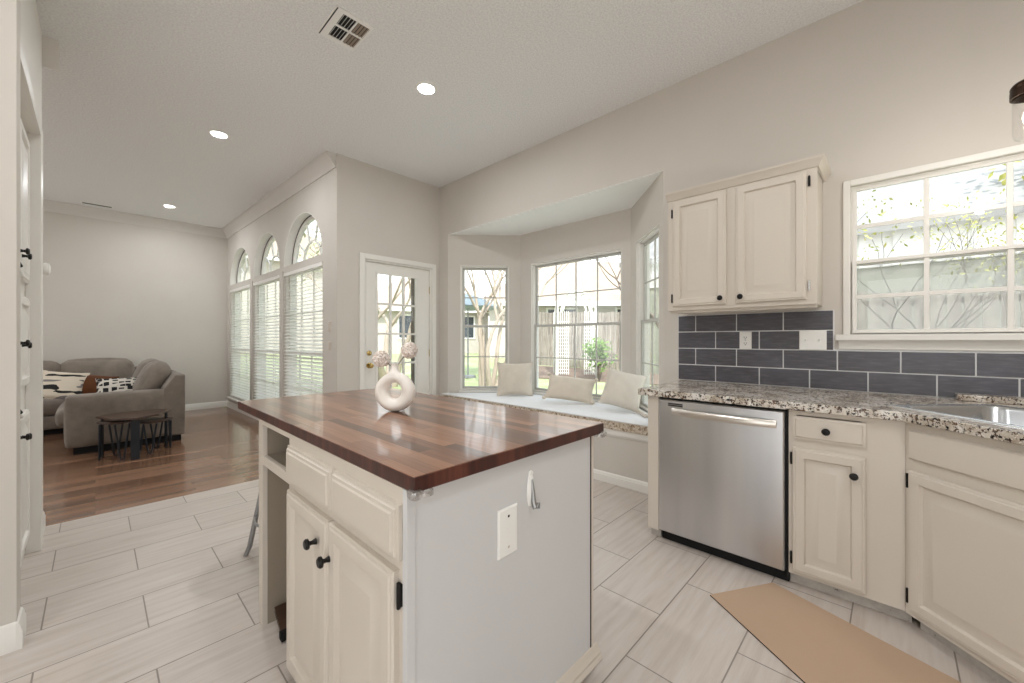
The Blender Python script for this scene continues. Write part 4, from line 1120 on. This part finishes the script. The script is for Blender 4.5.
struct('patio.002', m_, 'concrete', 'unseen pale slab under the bay windows, added to bounce light upwards', 'patio', smooth=0)
struct('patio.001', m, 'concrete', 'pale concrete patio outside the arched windows', 'patio', smooth=0)

def fence(p, q, h, label, mat='fence'):
    t = thing('wooden_fence', label, 'fence', (p[0], p[1], 0))
    F = FL(p, q); L = (Vector(q) - Vector(p)).length
    m = MB(F); n = int(L / .145); rnd = random.Random(int(L * 100))
    def g(u):
        w = F @ Vector((u, 0, 0)); return gz(w.x, w.y)
    for i in range(n):
        u = i * L / n; z = g(u); hh = h + rnd.uniform(-.03, .03)
        m.box(u + .009, u + L / n - .009, z - .05, z + hh, -.01 + rnd.uniform(-.004, .004), .012)
    build('boards', m, mat, t, smooth=0)
    m = MB(F)
    for zz in (.35, h - .3):
        m.box(0, L, g(0) + zz, g(0) + zz + .09, -.06, -.012)
    build('rails', m, mat, t, smooth=0)
    k = 0.0
    while k <= L:
        build('post', MB(F).box(k - .05, k + .05, g(k) - .1, g(k) + h - .1, -.16, -.06), mat, t, smooth=0); k += 2.4
    return t
a = bearing(585, 14.0); b = bearing(700, 11.0)
fence(bearing(520, 14.5), bearing(700, 11.5), 1.85, 'weathered wood fence behind the garden arbor')
fence((7.4, 3.0), (7.4, -6.0), 1.95, 'weathered wood fence seen through the sink window')
# mulch bed
mb = MB(); q = [bearing(500, 11.2), bearing(690, 9.4), bearing(690, 11.4), bearing(500, 14.4)]
mb.add([(x, y, gz(x, y) + .03) for x, y in q] + [(x, y, gz(x, y) - .08) for x, y in q], [(0, 1, 2, 3), (7, 6, 5, 4), (0, 4, 5, 1), (1, 5, 6, 2), (2, 6, 7, 3), (3, 7, 4, 0)])
tag(build('mulch_bed', mb, 'mulch', None, smooth=0), 'bark mulch bed along the garden fence', 'mulch bed', None, 'structure')

# arbor
ac = bearing(575, 11.4); az = gz(*ac)
t = thing('garden_arbor', 'white lattice arch arbor in the garden seen through the wide bay window', 'arbor', (ac[0], ac[1], az), -YAW)
AWD, ADP, AHH = 1.12, .55, 1.82
for sx_ in (-1, 1):
    x = sx_ * AWD / 2
    for y in (-ADP / 2, ADP / 2):
        build('post', MB().box(x - .03, x + .03, y - .03, y + .03, 0, AHH), 'trim', t, local=True, smooth=0)
    m = MB()
    for q in range(6):
        xx = x - sx_ * (.06 + q * .055); m.box(xx - .010, xx + .010, -ADP / 2 - .012, -ADP / 2 + .012, .05, AHH)
    for q in range(16):
        z = .1 + q * .095; a0, a1 = sorted((x, x - sx_ * .36)); m.box(a0, a1, -ADP / 2 - .008, -ADP / 2 + .016, z - .010, z + .010)
    build('lattice_panel', m, 'trim', t, local=True, smooth=0)
for y in (-ADP / 2, ADP / 2):
    for rr0 in (AWD / 2, AWD / 2 - .16):
        o = [(rr0 * math.cos(R(a)) , AHH + rr0 * 1.05 * math.sin(R(a))) for a in range(0, 181, 9)]
        i_ = [((rr0 - .05) * math.cos(R(a)), AHH + (rr0 - .05) * 1.05 * math.sin(R(a))) for a in range(180, -1, -9)]
        build('arch', MB(fr((0, y, 0), (1, 0, 0), (0, 0, 1), (0, -1, 0))).prism(o + i_, -.02, .02), 'trim', t, local=True, smooth=0)
m = MB()
for a in range(15, 180, 25):
    c, s_ = (AWD / 2 - .03) * math.cos(R(a)), AHH + (AWD / 2 - .03) * 1.05 * math.sin(R(a))
    m.box(c - .02, c + .02, -ADP / 2, ADP / 2, s_ - .02, s_ + .02)
build('cross_slats', m, 'trim', t, local=True, smooth=0)

# plants
def leaves(m, c, rad, n, size, rnd, squash=1.0):
    for _ in range(n):
        d = Vector((rnd.gauss(0, 1), rnd.gauss(0, 1), rnd.gauss(0, 1))).normalized() * rad * rnd.random() ** .4
        d.z *= squash; p = Vector(c) + d
        a = Vector((rnd.gauss(0, 1), rnd.gauss(0, 1), rnd.gauss(0, 1))).normalized(); b = a.orthogonal().normalized(); s_ = size * rnd.uniform(.6, 1.3)
        m.add([tuple(p - a * s_), tuple(p + b * s_ * .45), tuple(p + a * s_), tuple(p - b * s_ * .45)], [(0, 1, 2, 3)])
def branch(m, p, d, L, r, depth, rnd, tips, spread=.5):
    n = 5; pts = [Vector(p)]; dd = Vector(d).normalized()
    for i in range(n):
        dd = (dd + Vector((rnd.gauss(0, .10), rnd.gauss(0, .10), rnd.gauss(0, .05) + .03))).normalized()
        pts.append(pts[-1] + dd * L / n)
    m.tube(pts, [r * (1 - .45 * i / n) for i in range(n + 1)], 7)
    if depth == 0: tips.append(pts[-1]); return
    for q in range(2 if depth > 1 else 3):
        nd = (dd + Vector((rnd.gauss(0, spread), rnd.gauss(0, spread), rnd.gauss(0, spread * .5) + .15))).normalized()
        branch(m, pts[-1] - dd * L * .05 * q, nd, L * rnd.uniform(.62, .8), r * .55, depth - 1, rnd, tips, spread)
def tree(label, x, y, trunks, L, r, depth, bark, leafm, nleaf, lsize, lrad, seed, spread=.45, lean=.25, keep=None):
    rnd = random.Random(seed); z = gz(x, y)
    t = thing('garden_tree', label, 'tree', (x, y, z), group='trees in the garden')
    m = MB(); tips = []
    for q in range(trunks):
        an = 2 * PI * q / max(1, trunks) + rnd.random()
        branch(m, (x + .12 * math.cos(an) * (trunks > 1), y + .12 * math.sin(an) * (trunks > 1), z - .1), (lean * math.cos(an), lean * math.sin(an), 1), L, r, depth, rnd, tips, spread)
    if keep:                                    # pruned clear of the house wall and the fence
        cl = lambda p: Vector((min(max(p.x, keep[0]), keep[1]), p.y, p.z))
        m.v = [cl(p) for p in m.v]; tips = [p for p in tips if keep[0] + .4 < p.x < keep[1] - .3]
    build('trunk', m, bark, t, smooth=60)
    m = MB()
    for p in tips: leaves(m, p, lrad, nleaf, lsize, rnd)
    build('foliage', m, leafm, t, smooth=0)
    return t
x, y = bearing(487, 8.6)
tree('pale-barked multi-trunk tree seen through the narrow bay window', x, y, 6, 1.8, .060, 3, 'bark', 'leafp', 5, .05, .5, 21, .4, .22)
x, y = bearing(388, 9.5)
tree('pale-barked tree seen through the garden door panes', x, y, 5, 1.7, .085, 3, 'bark', 'leafp', 22, .06, .6, 22, .45, .28)
x, y = bearing(640, 25)
tree('leafy tree behind the roofs beyond the garden arbor', x, y, 2, 3.4, .10, 3, 'bark', 'leafy', 45, .12, 1.0, 23, .5, .15)
tree('bare-branched yellow-green tree close to the sink window', 5.75, .10, 6, 1.05, .024, 4, 'darkbark', 'leafy', 14, .018, .32, 33, .42, .45, (3.6, 7.1))
tree('yellow-green tree beyond the fence seen at the top of the sink window', 13.0, -3.2, 2, 2.4, .12, 3, 'darkbark', 'leafy', 60, .10, .9, 25, .5, .25)
x, y = bearing(672, 8.5)
tree('leafy tree outside the narrow bay window beside the counter', x, y, 1, 1.9, .05, 3, 'darkbark', 'leafp', 40, .05, .5, 26, .3, .05)
def shrub(label, x, y, r, h, n, mat, seed):
    rnd = random.Random(seed); z = gz(x, y)
    t = thing('garden_shrub', label, 'shrub', (x, y, z))
    m = MB(); tips = []
    for q in range(9):
        an = rnd.uniform(0, 2 * PI); e = Vector((x + r * .8 * math.cos(an) * rnd.random(), y + r * .8 * math.sin(an) * rnd.random(), z + h * rnd.uniform(.6, 1)))
        m.tube([(x, y, z - .05), tuple(Vector((x, y, z)).lerp(e, .5) + Vector((0, 0, .06))), tuple(e)], [.012, .009, .004], 6); tips.append(e)
    build('stems', m, 'darkbark', t, smooth=60)
    m = MB()
    for e in tips + [Vector((x, y, z + h * .5))]: leaves(m, e, r * .55, n, .06, rnd)
    build('foliage', m, mat, t, smooth=0)
x, y = bearing(599, 10.2)
shrub('round green shrub beside the garden arbor', x, y, .50, .95, 60, 'leafg', 31)

# neighbouring buildings
def gable(name, label, c, w, d, wall_h, roof_h, rz, wall, roof, eave=.5):
    z = gz(*c)
    t = thing(name, label, 'building', (c[0], c[1], z), rz)
    build('walls', MB().box(-w / 2, w / 2, -d / 2, d / 2, -.3, wall_h), wall, t, local=True, smooth=0)
    e = eave; W2, D2 = w / 2 + e, d / 2 + e
    m = MB().add([(-W2, -D2, wall_h - .1), (W2, -D2, wall_h - .1), (W2, D2, wall_h - .1), (-W2, D2, wall_h - .1), (-W2 + D2 * .8, 0, wall_h + roof_h), (W2 - D2 * .8, 0, wall_h + roof_h)],
                 [(0, 1, 5, 4), (1, 2, 5), (2, 3, 4, 5), (3, 0, 4), (3, 2, 1, 0)])
    build('roof', m, roof, t, local=True, smooth=0)
    m = MB().box(-W2, W2, -D2 - .02, -D2, wall_h - .28, wall_h - .08).box(-W2, W2, D2, D2 + .02, wall_h - .28, wall_h - .08)
    build('fascia', m, 'siding', t, local=True, smooth=0)
    return t
hx = bearing(585, 20.5)
h = gable('neighbour_house', 'pale house with tan hipped roof beyond the garden fence', hx, 9.5, 6.5, 2.5, 2.3, -YAW, 'brickw', 'roof')
for u0, u1, v0, v1 in ((-2.2, -1.0, 1.0, 2.1), (.8, 2.0, 1.0, 2.1)):
    wo = build('window', MB(FY(-3.25)).prism(rect(u0 - .08, u1 + .08, v0 - .08, v1 + .08), 0, .05, [rect(u0, u1, v0, v1)]), 'siding', h, local=True, smooth=0)
    build('pane', MB(FY(-3.25)).box(u0, u1, v0, v1, .005, .02), 'darkglass', wo, local=True, smooth=0)
hx = bearing(420, 25)
h = gable('neighbour_house', 'pale brick house with tan roof beyond the pale-barked trees', hx, 7.0, 6.0, 2.6, 2.0, -YAW + R(22), 'brickw', 'roof')
for u0, u1, v0, v1 in ((-1.6, -.4, .9, 2.1), (1.4, 2.6, .9, 2.1)):
    wo = build('window', MB(FY(-3.0)).prism(rect(u0 - .08, u1 + .08, v0 - .08, v1 + .08), 0, .05, [rect(u0, u1, v0, v1)]), 'siding', h, local=True, smooth=0)
    build('pane', MB(FY(-3.0)).box(u0, u1, v0, v1, .005, .02), 'darkglass', wo, local=True, smooth=0)
t = thing('neighbour_shed', 'long grey-green building with white ribbed panels and grey roof behind the side fence', 'building', (11.2, -1.5, 0))
build('wall', MB().box(11.2, 15, -9, 5.5, -.3, 2.72), 'greywall', t, smooth=0)
m = MB().box(11.15, 11.2, -9, 5.5, 2.72, 3.50)
for q in range(28): m.box(11.10, 11.15, -8.95 + q * .52, -8.85 + q * .52, 2.72, 3.50)
build('ribbed_panel', m, 'siding', t, smooth=0)
m = MB().add([(10.8, -9.4, 3.5), (10.8, 5.9, 3.5), (14.2, 5.9, 5.6), (14.2, -9.4, 5.6), (10.8, -9.4, 3.36), (10.8, 5.9, 3.36), (14.2, 5.9, 5.46), (14.2, -9.4, 5.46)], [(0, 1, 2, 3), (7, 6, 5, 4), (0, 4, 5, 1), (1, 5, 6, 2), (2, 6, 7, 3), (3, 7, 4, 0)])
build('roof', m, 'roofg', t, smooth=0)
hx = bearing(235, 24)
h = gable('neighbour_house', 'tall pale house beyond the patio outside the arched windows', hx, 13.0, 7.0, 5.4, 2.4, -YAW + R(36), 'brickw', 'roof')
for u0, u1, v0, v1 in ((-6.0, -5.0, 3.2, 4.5), (4.8, 5.8, 3.2, 4.5)):
    wo = build('window', MB(FY(-3.5)).prism(rect(u0 - .08, u1 + .08, v0 - .08, v1 + .08), 0, .05, [rect(u0, u1, v0, v1)]), 'siding', h, local=True, smooth=0)
    build('pane', MB(FY(-3.5)).box(u0, u1, v0, v1, .005, .02), 'darkglass', wo, local=True, smooth=0)
# patio umbrella
x, y = bearing(468, 11.0); z = gz(x, y)
t = thing('patio_umbrella', 'slate blue patio umbrella in the garden beside the pale-barked trees', 'umbrella', (x, y, z))
build('pole', MB().tube([(x, y, z), (x, y, z + 2.3)], .02), 'steelgrey', t, smooth=60)
build('canopy', MB().rings([[(x + r_ * math.cos(2 * PI * q / 8), y + r_ * math.sin(2 * PI * q / 8), z + zz) for q in range(8)] for r_, zz in ((.9, 1.90), (.92, 1.93), (.5, 2.14), (.02, 2.32))]), 'umbrella', t, smooth=0)
build('base', MB().lathe([(0, z), (.22, z), (.2, z + .06), (0, z + .07)], (x, y, 0)), 'steelgrey', t, smooth=40)
# post of the porch beside the garden door
px2, py2 = bearing(416, 5.6)
m = MB().box(px2 - .05, px2 + .05, py2 - .05, py2 + .05, -.15, 2.9)
tag(build('porch_post', m, 'darkbark', None, smooth=0), 'dark porch post outside the garden door', 'post')
